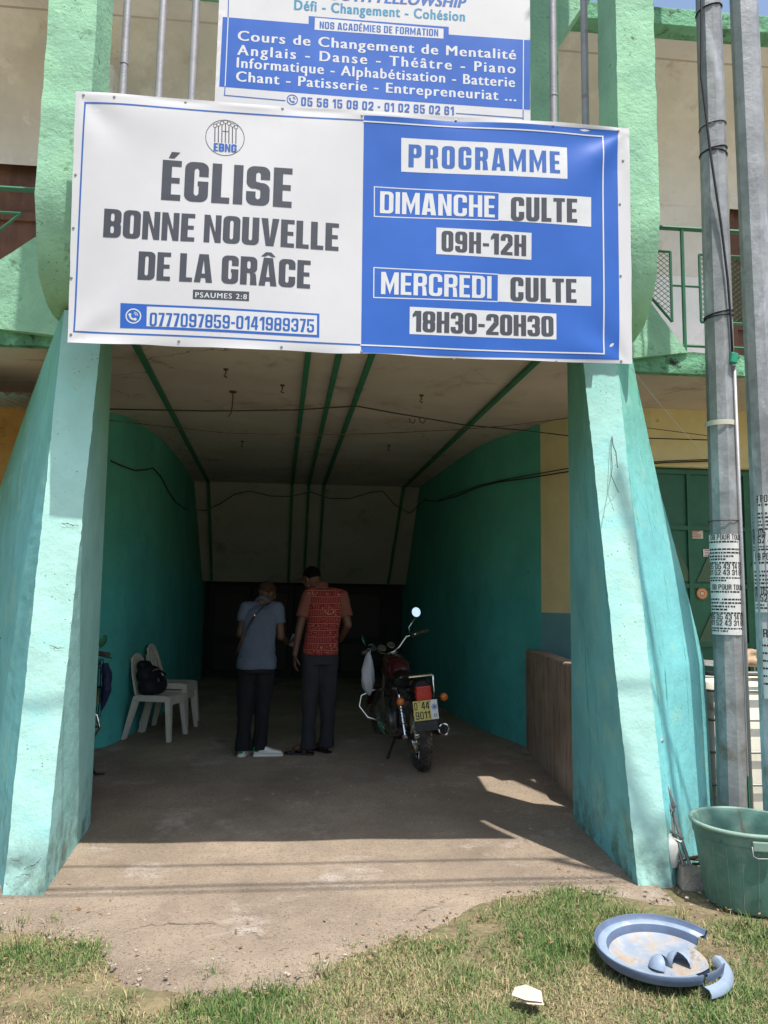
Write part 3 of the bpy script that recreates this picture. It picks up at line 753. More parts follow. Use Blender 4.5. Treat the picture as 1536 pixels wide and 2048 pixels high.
# ================================================================== lettering
_txt = {}
def text_mesh(body, bold, shear=0.0, offset=0.012, spacing=1.0):
    cu = bpy.data.curves.new('t', 'FONT'); cu.body = body; cu.size = 1; cu.offset = offset; cu.resolution_u = 3; cu.shear = shear
    cu.space_character = spacing
    o = bpy.data.objects.new('t', cu); COL.objects.link(o)
    dg = bpy.context.evaluated_depsgraph_get(); dg.update()
    me = bpy.data.meshes.new_from_object(o.evaluated_get(dg))
    vs = np.array([v.co[:2] for v in me.vertices]).reshape(-1, 2); fs = [tuple(p.vertices) for p in me.polygons]
    bpy.data.objects.remove(o); bpy.data.curves.remove(cu); bpy.data.meshes.remove(me)
    return vs, fs
_capH, _ = text_mesh('H', 0); CAP = _capH[:, 1].max()
def block_glyph(c, W=.50, S=.20, Bh=.15):
    """heavy condensed poster capitals as flat polygons in a cell of height 1; returns polygons and advance width"""
    P = []; w = W
    def rect(x0, y0, x1, y1): P.append([(x0,y0),(x1,y0),(x1,y1),(x0,y1)])
    def ring(x0, y0, x1, y1, skip=(), sq=(), st=S, bh=Bh, ro=.17):
        """rounded frame; corners 0=BL 1=BR 2=TR 3=TL, sides b r t l; sq: square corners"""
        ri = .07; K = 5
        cs = [((x0,y0),(1,1),PI), ((x1,y0),(-1,1),1.5*PI), ((x1,y1),(-1,-1),0), ((x0,y1),(1,-1),.5*PI)]
        O = []; I = []
        for q, ((cx, cy), (sx, sy), a0) in enumerate(cs):
            o = []; n = []
            for k in range(K+1):
                a = a0+PI/2*k/K
                if q in sq: o.append((cx, cy))
                else: o.append((cx+sx*ro+ro*math.cos(a), cy+sy*ro+ro*math.sin(a)))
                n.append((cx+sx*(st+ri)+ri*math.cos(a), cy+sy*(bh+ri)+ri*math.sin(a)))
            O.append(o); I.append(n)
        for q in range(4):
            if q not in skip:
                for k in range(K):
                    pl = [O[q][k], O[q][k+1], I[q][k+1], I[q][k]]
                    if q in sq: pl = [O[q][k], I[q][k+1], I[q][k]]
                    P.append(pl)
            if 'brtl'[q] not in skip: P.append([O[q][K], O[(q+1) % 4][0], I[(q+1) % 4][0], I[q][K]])
        return O, I
    if c in 'ÉÂ': base = {'É': 'E', 'Â': 'A'}[c]
    else: base = c
    if base == 'E' or base == 'F':
        w = .40; rect(0,0,S,1); rect(S,1-Bh,w,1); rect(S,.43,w*.93,.43+Bh*.93)
        if base == 'E': rect(S,0,w,Bh)
    elif base == 'L': w = .38; rect(0,0,S,1); rect(S,0,w,Bh)
    elif base == 'I': w = S; rect(0,0,S,1)
    elif base == 'T': w = .44; rect(w/2-S/2,0,w/2+S/2,1-Bh); rect(0,1-Bh,w,1)
    elif base == 'H': rect(0,0,S,1); rect(w-S,0,w,1); rect(S,.43,w-S,.43+Bh)
    elif base == 'O' or base == '0':
        w = W if base == 'O' else .49; ring(0,0,w,1)
    elif base == 'D': ring(0,0,w,1,sq=(0,3))
    elif base == 'U': ring(0,0,w,1,skip=(2,3,'t','r','l')); rect(0,.17,S,1); rect(w-S,.17,w,1)
    elif base in 'CG':
        ring(0,0,w,1,skip=('r',)); rect(w-S,.64,w,.83)
        if base == 'C': rect(w-S,.17,w,.38)
        else: rect(w-S,.17,w,.40); rect(w*.55,.40,w,.52)
    elif base == 'N': rect(0,0,.17,1); rect(w-.17,0,w,1); P.append([(.17,1),(.17,.62),(w-.17,0),(w-.17,.38)])
    elif base == 'M':
        w = .66; t = .165; rect(0,0,t,1); rect(w-t,0,w,1); m = w/2
        P.append([(t,1),(t,.60),(m,.0),(m,.42)]); P.append([(w-t,1),(w-t,.60),(m,.0),(m,.42)])
    elif base == 'A':
        w = .54; P.append([(0,0),(.19,0),(w/2,.80),(w/2,1),(.13,1)]); P.append([(w,0),(w-.19,0),(w/2,.80),(w/2,1),(w-.13,1)]); rect(.20,.16,w-.20,.31)
    elif base == 'V':
        w = .53; P.append([(0,1),(.20,1),(w/2,.26),(w/2,0),(.15,0)]); P.append([(w,1),(w-.20,1),(w/2,.26),(w/2,0),(w-.15,0)])
    elif base in 'BPR':
        O, I = ring(0,.42,w,1,sq=(0,3),bh=.14)
        if base == 'P': rect(0,0,S,.42)
        elif base == 'R': rect(0,0,S,.42); P.append([(w-S-.02,.42),(w-.05,.42),(w-.03,.34),(w,0),(w-S,0),(w-S,.30)])
        else: ring(0,0,w,.56,sq=(0,3),bh=.14)
    elif base == 'S':
        ring(0,.42,w,1,skip=('r',1,'b'),bh=.15); rect(w-S,.66,w,.83)
        ring(0,0,w,.58,skip=('l',3,'t'),bh=.15); rect(0,.17,S,.35)
        P.append([(.12,.45),(.22,.60),(w-.12,.56),(w-.22,.40)])
    elif base == '8': ring(0,.43,w,1,bh=.13); ring(0,0,w,.57,bh=.14)
    elif base == '6': ring(0,0,w,.60,bh=.14); ring(0,.2,w,1,skip=('b',0,1,'r'),bh=.14); rect(w-S,.70,w,.83)
    elif base == '9': ring(0,.40,w,1,bh=.14); ring(0,0,w,.8,skip=('t',2,3,'l'),bh=.14); rect(0,.17,S,.30)
    elif base == '3':
        ring(0,.42,w,1,skip=('l',0,'b'),bh=.14); ring(0,0,w,.58,skip=('l',3,'t'),bh=.14); rect(0,.70,S,.83); rect(0,.17,S,.30); rect(.18,.43,w-.10,.57)
    elif base == '2':
        ring(0,.42,w,1,skip=('b',0,1,'l'),bh=.14); rect(0,.68,S,.83); rect(0,0,w,Bh); P.append([(0,Bh),(S+.04,Bh),(w,.50),(w,.60),(w-S,.60)])
    elif base == '5': rect(0,1-Bh,w*.95,1); rect(0,.46,S*.9,1-Bh); ring(0,0,w,.62,skip=('l',3),bh=.14); rect(0,.17,S,.32)
    elif base == '7': w = .42; rect(0,1-Bh,w,1); P.append([(w-S,1-Bh),(w,1-Bh),(.27,0),(.06,0)])
    elif base == '4': w = .50; rect(w-S-.06,0,w-.06,1); rect(0,.20,w,.33); P.append([(0,.33),(.15,.33),(w-S-.06,.80),(w-S-.06,1),(.20,1)])
    elif base == '1': w = .34; rect(w-S,0,w,1); P.append([(0,.68),(w-S,.76),(w-S,1),(w-S-.04,1),(0,.82)])
    elif base == '-': w = .26; rect(0,.36,w,.50)
    elif base == ' ': w = .16
    if c == 'É': P.append([(.12,1.05),(.24,1.05),(.36,1.21),(.18,1.21)])
    if c == 'Â': P.append([(.05,1.04),(.17,1.04),(w/2,1.10),(w/2,1.20),(.19,1.20)]); P.append([(w-.05,1.04),(w-.17,1.04),(w/2,1.10),(w/2,1.20),(w-.19,1.20)])
    return P, w
class Sheet:
    """flat printed sheet standing in the plane y=Y, with gentle waves"""
    def __init__(s, Y, wave, slope): s.Y = Y; s.wave = wave; s.slope = slope
    def pt(s, u, v): return on('y', s.Y, u, v)
    def place(s, x, z, lift): return (x, s.Y + s.wave(x, z) - lift*.3, z)
    def text(s, mb, body, L, Rr, bold=.05, lift=.006, shear=0, spacing=1.0, n=5, offset=.012):
        """L=(u,vtop,vbase) R=(u,vtop,vbase): the photo box of the capitals"""
        vs, fs = text_mesh(body, bold, shear, offset, spacing)
        l0 = s.pt(L[0], L[2]); l1 = s.pt(L[0], L[1]); r0 = s.pt(Rr[0], Rr[2]); r1 = s.pt(Rr[0], Rr[1])
        hgt = ((l1.z-l0.z)+(r1.z-r0.z))/2
        w = vs[:, 0].max()-vs[:, 0].min()+2*bold; x0 = vs[:, 0].min()-bold
        kx = (r0.x-l0.x)/w; kz = hgt/CAP
        for i in range(n):
            dx = -bold+2*bold*i/(n-1) if n > 1 else 0
            pts = []
            for x, y in vs:
                X = l0.x+(x+dx-x0)*kx; Z = l0.z+(r0.z-l0.z)*(X-l0.x)/(r0.x-l0.x)+y*kz
                pts.append(s.place(X, Z, lift+.00012*i))
            mb._add(pts, fs)
    def block(s, mb, body, L, Rr, gap=.055, lift=.004, **k):
        l0 = s.pt(L[0], L[2]); l1 = s.pt(L[0], L[1]); r0 = s.pt(Rr[0], Rr[2]); r1 = s.pt(Rr[0], Rr[1])
        hgt = ((l1.z-l0.z)+(r1.z-r0.z))/2
        G = [block_glyph(c, **k) for c in body]; tot = sum(w for _, w in G)+gap*(len(body)-1)
        kx = (r0.x-l0.x)/tot; x = 0; n = 0
        for P, w in G:
            for pl in P:
                pts = []
                for a, b in pl:
                    X = l0.x+(x+a)*kx; Z = l0.z+(r0.z-l0.z)*(X-l0.x)/(r0.x-l0.x)+b*hgt
                    pts.append(s.place(X, Z, lift+.00003*(n % 40)))
                n += 1
                mb._add(pts, [tuple(range(len(pts)))])
            x += w+gap
    def quad(s, mb, c, lift=.003, nx=24, nz=8):
        """c: four photo corners TL TR BR BL"""
        P = [s.pt(*q) for q in c]
        mb.grid(lambda a, b: s.place(*((P[3].lerp(P[2], a)).lerp(P[0].lerp(P[1], a), b).xz), lift), nx, nz)
    def line(s, mb, pts, w, lift=.0035):
        P = [s.pt(*q) for q in pts]
        for a, b in zip(P, P[1:]):
            d = (b-a); n = max(2, int(d.length/.03)); t = d.normalized(); nn = Vector((-t.z, 0, t.x))*w/2
            mb.grid(lambda i, j: s.place(*((a-t*w/2).lerp(b+t*w/2, i)+nn*(2*j-1)).xz, lift), n, 1)
    def disc(s, mb, u, v, r0, r1, lift=.004, n=32, a0=0, a1=2*PI):
        c = s.pt(u, v)
        mb.grid(lambda i, j: s.place(c.x+(r0+(r1-r0)*j)*math.cos(a0+(a1-a0)*i), c.z+(r0+(r1-r0)*j)*math.sin(a0+(a1-a0)*i), lift), n, 1)
def phone_icon(sh, mb, u, v, r, lift):
    sh.disc(mb, u, v, r*.84, r, lift)
    c = sh.pt(u, v)
    # handset: arc band with two ends, plus two waves
    P = []
    for i in range(9):
        a = R(175)+R(110)*i/8; P.append((c.x+r*.10+r*.55*math.cos(a), c.z+r*.12+r*.55*math.sin(a)))
    for a, b in zip(P, P[1:]):
        d = Vector((b[0]-a[0], b[1]-a[1])).normalized(); nn = Vector((-d.y, d.x))*r*.12
        mb._add([sh.place(a[0]+nn.x, a[1]+nn.y, lift), sh.place(a[0]-nn.x, a[1]-nn.y, lift), sh.place(b[0]-nn.x, b[1]-nn.y, lift), sh.place(b[0]+nn.x, b[1]+nn.y, lift)], [(0,1,2,3)])
    for q in (P[0], P[-1]):
        mb._add([sh.place(q[0]+r*.2*math.cos(k*PI/4+.3), q[1]+r*.2*math.sin(k*PI/4+.3), lift+.0003) for k in range(8)], [tuple(range(8))])
    for k in (.28, .48):
        mb.grid(lambda i, j: sh.place(c.x+r*.02+r*(k+.09*j)*math.cos(R(5+80*i)), c.z+r*.02+r*(k+.09*j)*math.sin(R(5+80*i)), lift), 8, 1)

# ---------------- lower banner
def wave1(x, z):
    w = .007*math.sin(x*2.6+z*1.7+.5)+.004*math.sin(x*5.1-z*3.3)
    # soft folds pulling from the corners
    for cx, cz, a in ((1.84, 4.50, .020), (1.84, 3.02, .012), (-1.45, 4.50, .010), (-1.43, 3.02, .010)):
        dx, dz = x-cx, z-cz; r = math.hypot(dx, dz)+1e-6; ang = math.atan2(dz, dx)
        w += a*.8*math.exp(-r/.40)*math.sin(ang*6)*min(1, (r/.25)**1.5)
    e = min(abs(z-4.5), abs(z-3.01))
    w += .010*math.exp(-e/.035)*math.sin(x*7.7+2)*.6
    return w
S1 = Sheet(4.33, wave1, 0)
BN = empty('church_banner', (0.2, 4.33, 3.0)); o1 = Vector((-.2, -4.33, -3.0))
tag(BN, 'wide white and blue church banner reading EGLISE BONNE NOUVELLE DE LA GRACE over the passage', 'banner')
def bn(mb, name, mat, **k): return mb.build(name, mat, BN, loc=o1, **k)
TL, TR, BR, BL_ = (152,184), (1259,256), (1263,729), (134,684)
P4 = [S1.pt(*q) for q in (TL, TR, BR, BL_)]
mb = MB()
def fs_(a, b): 
    p = (P4[3].lerp(P4[2], a)).lerp(P4[0].lerp(P4[1], a), b)
    return p.x + .004*mnoise.noise(Vector((a*9, b*9, 1)))*(1 if a in (0,1) else 0), p.z + .006*mnoise.noise(Vector((a*12, b*3, 4)))*(1 if b in (0,1) else 0)
mb.grid(lambda a, b: S1.place(*fs_(a, b), 0), 320, 150)
mb.grid(lambda a, b: S1.place(*fs_(a, b), -.010), 40, 20)
bn(mb, 'banner_sheet', MT['banner_white'], smooth=True)
# wooden frame seen at the edges
mb = MB(); zb0, zt0, xl0, xr0 = 3.035, 4.49, -1.42, 1.83
for a in ((xl0+.02,zt0-.03,xr0-.02,zt0-.03),(xl0+.03,zb0+.02,xr0-.02,zb0+.02)): mb.tube([(a[0],4.375,a[1]),(a[2],4.375,a[3])], .018, 8)
for x in (xl0+.03, -.4, .7, xr0-.03): mb.tube([(x,4.376,zb0+.02),(x,4.376,zt0-.03)], .017, 8)
bn(mb, 'frame', MT['steel'])
mb = MB(); S1.quad(mb, ((728,231),(1236,261),(1237,721),(722,706)), .003, 170, 140); bn(mb, 'blue_field', MT['banner_blue'], smooth=True)
mb = MB(); S1.line(mb, [(728,240.5),(171,207),(147,662),(722,690)], .0095, .0032); bn(mb, 'blue_border', MT['print_blue'])
mb = MB(); S1.line(mb, [(728,243),(1206,272),(1206.5,709),(722,690.5)], .0085, .009); 
for c in (((749,372),(996.5,387.5),(996,442),(749,431)), ((748,534),(995.7,548.7),(995.5,602.7),(747.5,594.4))):
    S1.line(mb, [c[0], c[1]], .006, .0042); S1.line(mb, [c[3], c[2]], .006, .0042); S1.line(mb, [c[0], c[3]], .006, .0042)
bn(mb, 'white_border', MT['print_white'])
for c in (((802.7,275),(1133.5,296),(1133.5,360),(802.7,342)), ((996.5,387.5),(1182,395),(1182,454),(996,442)), ((873,454.7),(1062.5,467),(1062.5,520),(872.5,508)),
          ((995.7,548.7),(1181.5,554.4),(1181.5,613),(995.5,602.7)), ((819.7,613.3),(1112.7,627.3),(1112.5,679.4),(819,668))):
    mb = MB(); S1.quad(mb, c, .0055, 16, 6); bn(mb, 'white_panel', MT['print_white'])
for t, L, Rr in (('ÉGLISE', (322,319,400), (583,338,416)), ('BONNE NOUVELLE', (206,418,474), (677,446,501)), ('DE LA GRÂCE', (275,503,559.5), (620,521,577)),
    ('CULTE', (1021,396,443), (1154,399,446)), ('CULTE', (1021,554.4,601.6), (1153,558,606)), ('09H-12H', (883,462,502.7), (1052,471,513)), ('18H30-20H30', (825,621.6,663), (1107,632,673.7))):
    mb = MB(); S1.block(mb, t, L, Rr, .055 if len(t) > 7 else .075, .0085 if L[0] > 700 else .004); bn(mb, 'lettering', MT['print_grey'])
mb = MB(); S1.quad(mb, ((386.5,580.5),(498.7,584.6),(498.2,603.3),(386,599)), .0035, 6, 3); bn(mb, 'grey_panel', MT['print_grey'])
mb = MB(); S1.block(mb, 'PROGRAMME', (817,287,333), (1119,305.5,349), .14, .0085); bn(mb, 'lettering', MT['print_blue'])
mb = MB(); S1.quad(mb, ((241,606),(639,627),(638.5,675),(239.5,655)), .0035, 16, 4); bn(mb, 'phone_panel', MT['banner_blue'])
mb = MB(); S1.quad(mb, ((294,613.3),(634,631),(633.5,670),(293,652.5)), .0055, 16, 4); bn(mb, 'white_panel', MT['print_white'])
mb = MB(); S1.block(mb, '0777097859-0141989375', (299,625,652), (628,639,665), .09, .0085, S=.155, Bh=.13); bn(mb, 'lettering', MT['print_blue'])
mb = MB(); phone_icon(S1, mb, 266.7, 632, .044, .0060); bn(mb, 'phone_icon', MT['print_white'])
for t, L, Rr in (('DIMANCHE', (760,381,424.5), (989,393,436.6)), ('MERCREDI', (762,543,587.6), (983,552.5,597))):
    mb = MB(); S1.block(mb, t, L, Rr, .08, .0062, S=.165, Bh=.135); bn(mb, 'lettering', MT['print_white'])
mb = MB(); S1.text(mb, 'PSAUMES 2:8', (391,585.5,596), (494,590,600), .02, .0062, n=3, spacing=1.2, offset=0); bn(mb, 'lettering', MT['print_white'])
mb = MB(); S1.block(mb, 'EBNG', (427,286,301.5), (473,288.5,304.5), .06, .006); bn(mb, 'lettering', MT['print_blue'])
mb = MB(); S1.disc(mb, 450, 275, .110, .1135, .004, 56)
for i in range(7):
    u = 430+7*i; dz = -abs(i-3); top = 251-(3-abs(i-3))*3.2+.35*i
    S1.line(mb, [(u, top+4), (u-.4, 283+.5*i)], .0055, .004)
    S1.disc(mb, u, top, .0095, .0125, .004, 12)
S1.line(mb, [(446,262),(456,262.5)], .004, .0045)
bn(mb, 'emblem', MT['print_grey'])
mb = MB(); P_ = lambda u, v: S1.pt(u, v)
for u, v in ((168,192),(230,197),(371,204),(565,215),(724,231),(912,240),(1105,253),(1237,261),(152,351),(147,456),(142,555),(141,668),(358,683),(563,694),(723,704),(909,716),(1113,723),(1241,723),(1240,408),(1240,553),(1247,320)):
    c = S1.pt(u, v); q = S1.place(c.x, c.z, .003)
    mb.lathe([(.0,.004),(.0065,.003),(.008,0)], 10, Matrix.Translation(q) @ Matrix.Rotation(PI/2, 4, 'X'))
bn(mb, 'eyelet', MT['steel'])

# ---------------- upper sign
S2 = Sheet(4.66, lambda x, z: .004*math.sin(x*2.1+1)+.003*math.sin(z*4+x), 0)
US = empty('academy_sign', (.3, 4.66, 4.4)); o2 = Vector((-.3, -4.66, -4.4))
tag(US, 'upper white and blue sign listing training courses, half cut off by the photo top', 'sign')
def us(mb, name, mat, **k): return mb.build(name, mat, US, loc=o2, **k)
xl, xr = S2.pt(430, 190).x, S2.pt(1061, 230).x
mb = MB(); mb.grid(lambda a, b: S2.place(xl+(xr-xl)*a, 4.45+(6.6-4.45)*b, 0), 40, 30); mb.grid(lambda a, b: S2.place(xl+(xr-xl)*a, 4.45+(6.6-4.45)*b, -.03), 40, 30)
mb.grid(lambda a, b: S2.place(xl, 4.45+2.15*a, -.03*b), 10, 1); mb.grid(lambda a, b: S2.place(xr, 4.45+2.15*a, -.03*b), 10, 1)
us(mb, 'sign_panel', MT['banner_white'], smooth=40)
mb = MB()
S2.quad(mb, ((445.5,33.5),(1060.5,81.5),(1060,219.5),(438.5,173.5)), .002, 40, 12); S2.quad(mb, ((617.5,31),(897.5,53.5),(897.5,72),(617,50)), .0022, 12, 3)
us(mb, 'blue_field', MT['banner_blue'], smooth=True)
mb = MB(); S2.quad(mb, ((630,34.5),(887,57.5),(887,77),(629,58.5)), .0042, 12, 3); us(mb, 'white_panel', MT['print_white'])
for t, L, Rr, b in (('Cours de Changement de Mentalité', (475,60.5,80.5), (1032,100,119.7), .03), ('Anglais - Danse - Théâtre - Piano', (474,89,109.5), (1031,127.5,147.5), .03),
                 ('Informatique - Alphabétisation - Batterie', (473,115,135), (1030,154,174.5), .03), ('Chant - Patisserie - Entrepreneuriat ...', (471.6,142.5,162.5), (1032.6,182,202.5), .03)):
    mb = MB(); S2.text(mb, t, L, Rr, .030, .0045, n=5, spacing=1.27 if 'Ang' in t else 1.16, offset=0); us(mb, 'lettering', MT['print_white'])
mb = MB(); S2.line(mb, [(456.3,35),(450.3,173)], .006, .0042); us(mb, 'white_line', MT['print_white'])
mb = MB(); S2.line(mb, [(1046.6,80),(1046.3,219)], .006, .0042); us(mb, 'white_line', MT['print_white'])
for t, L, Rr, g in (('NOS ACADEMIES DE FORMATION', (639,42,56), (876.5,58.5,72.5), .10), ('05 56 15 09 02 - 01 02 85 02 61', (602,193.7,210.6), (908,212.5,229.5), .13)):
    mb = MB(); S2.block(mb, t.replace('DEMIES', 'DÉMIES'), L, Rr, g, .006, S=.17, Bh=.14); us(mb, 'lettering', MT['print_blue'])
mb = MB(); S2.text(mb, 'YOUTH FELLOWSHIP', (640,-24,-3), (933,-5,16), .05, .004, shear=.25, spacing=1.08, offset=0); us(mb, 'lettering', MT['print_blue'])
mb = MB(); S2.line(mb, [(458,-60),(456.3,34)], .006, .0042); S2.line(mb, [(450.3,174),(449,191),(570,201)], .006, .0042); us(mb, 'blue_line', MT['print_blue'])
mb = MB(); S2.line(mb, [(913,226),(1046,236)], .006, .0042); S2.line(mb, [(1046.3,220),(1046.2,240)], .006, .0042); us(mb, 'blue_line', MT['print_blue'])
mb = MB(); phone_icon(S2, mb, 584.6, 199, .036, .0042); us(mb, 'phone_icon', MT['print_blue'])
mb = MB(); S2.text(mb, 'Défi - Changement - Cohésion', (588,-1,18.5), (930,22.5,42.5), .04, .004, spacing=1.14, offset=0); us(mb, 'lettering', MT['print_teal'])

# ================================================================== utility poles
def utility_pole(x, y, r0, r1, lean, label):
    root = empty('utility_pole', (x, y, -.05)); tag(root, label, 'pole', 'utility poles by the right pillar')
    mb = MB(); mb.tube([(lean*t/9, 0, t) for t in (0, 3, 6, 9.5)], [r0+(r1-r0)*t/9.5 for t in (0, 3, 6, 9.5)], 10)
    mb.build('shaft', MT['galv'], root, smooth=25)
    return root
def wrap(root, z0, z1, r, a0, a1, name, mat, th=.0):
    mb = MB(); mb.grid(lambda s, t: (r*math.cos(a0+(a1-a0)*s), r*math.sin(a0+(a1-a0)*s), z0+(z1-z0)*t), 16, 4)
    return mb.build(name, mat, root, smooth=True)
def poster(root, z0, z1, r, a0, a1, blocks):
    pp = wrap(root, z0, z1, r, a0, a1, 'poster', MT['paper'])
    hgt = z1-z0; ink = MB()
    def put(xx, zz, l): a = a0+(a1-a0)*xx; return ((r+l)*math.cos(a), (r+l)*math.sin(a), z0+zz)
    wid = r*abs(a1-a0)
    for kind, zf, h, arg in blocks:
        zc = hgt*(1-zf)
        if kind == 'line':
            x0 = .03; 
            while x0 < arg:
                w = random.uniform(.04, .12)
                ink._add([put(x0, zc, .0008), put(min(arg, x0+w), zc, .0008), put(min(arg, x0+w), zc+h, .0008), put(x0, zc+h, .0008)], [(0,1,2,3)]); x0 += w+.018
        else:
            G = [block_glyph(c, S=.15, Bh=.13) for c in arg]; tot = sum(w for _, w in G)+.1*(len(arg)-1); x = 0; n = 0
            for P, w in G:
                for pl in P:
                    ink._add([put(.02+.96*(x+a)/tot, zc+b*h, .0008+.00004*(n % 30)) for a, b in pl], [tuple(range(len(pl)))]); n += 1
                x += w+.1
    ink.build('printed_text', MT['ink'], pp)
    return pp
U1 = utility_pole(2.82, 5.10, .102, .083, .03, 'left galvanised pole with pasted job notice, black cable and grey conduit')
U2 = utility_pole(2.815, 4.55, .098, .080, -.05, 'right galvanised pole cut by the photo edge, with two pasted notices')
blk = []
for k in (0, .5):
    blk += [('t', k+.055, .045, 'JOB POUR TOUS'), ('line', k+.085, .012, .85), ('line', k+.16, .012, .9), ('line', k+.195, .012, .9), ('line', k+.23, .012, .7), ('line', k+.26, .012, .5), ('line', k+.295, .012, .95),
            ('t', k+.35, .045, '05 05 43 14 61'), ('t', k+.41, .045, '01 52 43 31 81'), ('line', k+.445, .010, .9), ('line', k+.47, .010, .5)]
# angles: the side that faces the photographer
fa = math.atan2(-5.1, -2.82)
poster(U1, on('y',5.0,1460,1270).z+.05, on('y',5.0,1455,1068).z+.05, .1030, fa-1.25, fa+1.3, [b if b[0] == 'line' else (b[0], b[1], b[2]*.8, b[3]) for b in blk])
fa2 = math.atan2(-4.55, -2.82)
poster(U2, on('y',4.45,1530,1225).z+.05, on('y',4.45,1520,990).z+.05, .1010, fa2-1.3, fa2+1.4, blk)
poster(U2, on('y',4.45,1536,1400).z+.05, on('y',4.45,1536,1245).z+.05, .0992, fa2-1.0, fa2+1.2, [('t', .2, .05, 'TRAVAIL'), ('line', .32, .012, .9), ('line', .42, .012, .8), ('line', .52, .012, .9), ('line', .62, .012, .6), ('line', .72, .012, .9), ('line', .82, .012, .7)])
def pol(fa, off, r, z): return (r*math.cos(fa+off), r*math.sin(fa+off), z)
zc = lambda v: on('y', 5.0, 1450, v).z+.05
mb = MB(); mb.tube([pol(fa,-.2,.122,zc(-300)), pol(fa,-.3,.107,zc(20)), pol(fa,-.42,.118,zc(150)), pol(fa,0,.118,zc(320)), pol(fa,.45,.113,zc(450)), pol(fa,.75,.117,zc(560)), pol(fa,.9,.114,zc(640)), pol(fa,.95,.114,zc(705))], .0085, 8); mb.build('black_cable', MT['cable'], U1, smooth=True)
mb = MB(); mb.tube([pol(fa,1.12,.114,zc(730)), pol(fa,1.12,.118,zc(1150)), pol(fa,1.12,.121,.05)], .011, 8); mb.build('conduit', MT['pipe'], U1, smooth=True)
c = pol(fa,1.0,.118,zc(716)); mb = MB(); mb.rbox(c, (.05,.035,.075), Matrix.Rotation(.15, 3, 'Y')); mb.build('clip', MT['clip_green'], U1, bevel=.006)
for v, tl, w in ((5,.02,.006), (240,.015,.004), (290,.02,.006), (297,-.01,.005), (620,.02,.006), (627,.01,.005)):
    r = .1035-.019*(zc(v)/9.5)
    mb = MB(); mb.tube([(r*math.cos(a)+.03*zc(v)/9, r*math.sin(a), zc(v)+tl*math.cos(a)) for a in np.linspace(0, 2*PI, 25)], w, 6, False); mb.build('strap', MT['cable'], U1, smooth=True)
wrap(U1, zc(848), zc(838), .1035, fa-1.5, fa+1.25, 'tape', MT['sticker'])
mb = MB(); mb.tube([(.1025*math.cos(a), .1025*math.sin(a), zc(1040)) for a in np.linspace(0, 2*PI, 25)], .003, 6, False); mb.build('strap', MT['cable'], U1, smooth=True)
c = pol(fa,1.15,.112,.42); mb = MB(); mb.rbox(c, (.03,.02,.22)); mb.build('tape', MT['mirror_green'], U1)

# ================================================================== water tank in its cage
T = empty('water_tank', (3.275, 5.80, 0)); tag(T, 'cream plastic water tank in a metal grid cage behind the two poles', 'tank', )
mb = MB()
def rr_ring(hx, hy, r, z, n=6):
    P = []
    for cx, cy, a0 in ((hx-r,hy-r,0),(-hx+r,hy-r,PI/2),(-hx+r,-hy+r,PI),(hx-r,-hy+r,1.5*PI)):
        for k in range(n+1): a = a0+PI/2*k/n; P.append((cx+r*math.cos(a), cy+r*math.sin(a), z))
    return P
mb.loft([rr_ring(.48,.48,.1,.1), rr_ring(.49,.49,.1,.14), rr_ring(.49,.49,.1,.98), rr_ring(.46,.46,.1,1.05), rr_ring(.30,.30,.1,1.06)])
mb.build('tank_body', MT['tank'], T, smooth=40)
mb = MB()
for z in (.14, .36, .58, .80, 1.0): mb.tube([Vector(p)*1.0+Vector((0,0,0)) for p in rr_ring(.52,.52,.08,z,3)]+[Vector(rr_ring(.52,.52,.08,z,3)[0])], .010, 6)
for a in np.linspace(-.44, .44, 6):
    for x, y in ((a,-.512),(a,.512),(-.512,a),(.512,a)): mb.tube([(x,y,.12),(x,y,1.12)], .010, 6)
mb.tube([Vector(p) for p in rr_ring(.52,.52,.08,1.12,3)]+[Vector(rr_ring(.52,.52,.08,1.12,3)[0])], .018, 8)
mb.build('cage', MT['cage'], T, smooth=40)
mb = MB(); mb.box(-.52,.52,-.52,.52,.0,.035); 
for x in (-.44, 0, .44): mb.box(x-.06,x+.06,-.5,.5,.036,.10)
mb.build('pallet', MT['steel'], T)
# things lying on the tank
mb = MB(); a = on('y', 5.6, 1425, 1338); M3 = Matrix.Rotation(R(-6), 3, 'Z') @ Matrix.Rotation(R(5), 3, 'Y')
mb.rbox((a.x+.06,5.62,1.152), (.34,.10,.02), M3); mb.rbox((a.x+.07,5.60,1.172), (.30,.03,.018), M3)
tag(mb.build('metal_offcut', MT['sheet']), 'bright metal offcut lying on the left rim of the water tank', 'metal scrap')
mb = MB(); c0 = on('y', 5.45, 1508, 1335)
for i, (x, y, z, rx, l) in enumerate(((-.02,-.05,1.175,.035,.30),(.10,.10,1.17,.045,.36),(.02,.0,1.235,.035,.26),(.25,.05,1.19,.06,.4))):
    x += c0.x; y += 5.45
    mb.tube([(x-l*.5,y-.05,z),(x-l*.2,y+.01,z+.02),(x+l*.2,y-.01,z+.01),(x+l*.5,y+.04,z)], [rx*.7,rx,rx*.9,rx*.8], 9)
tag(link('crumpled_sack', remeshed(mb, .012, 3), MT['sack'], smooth=True), 'heap of crumpled brown sacking on top of the water tank', 'sack')

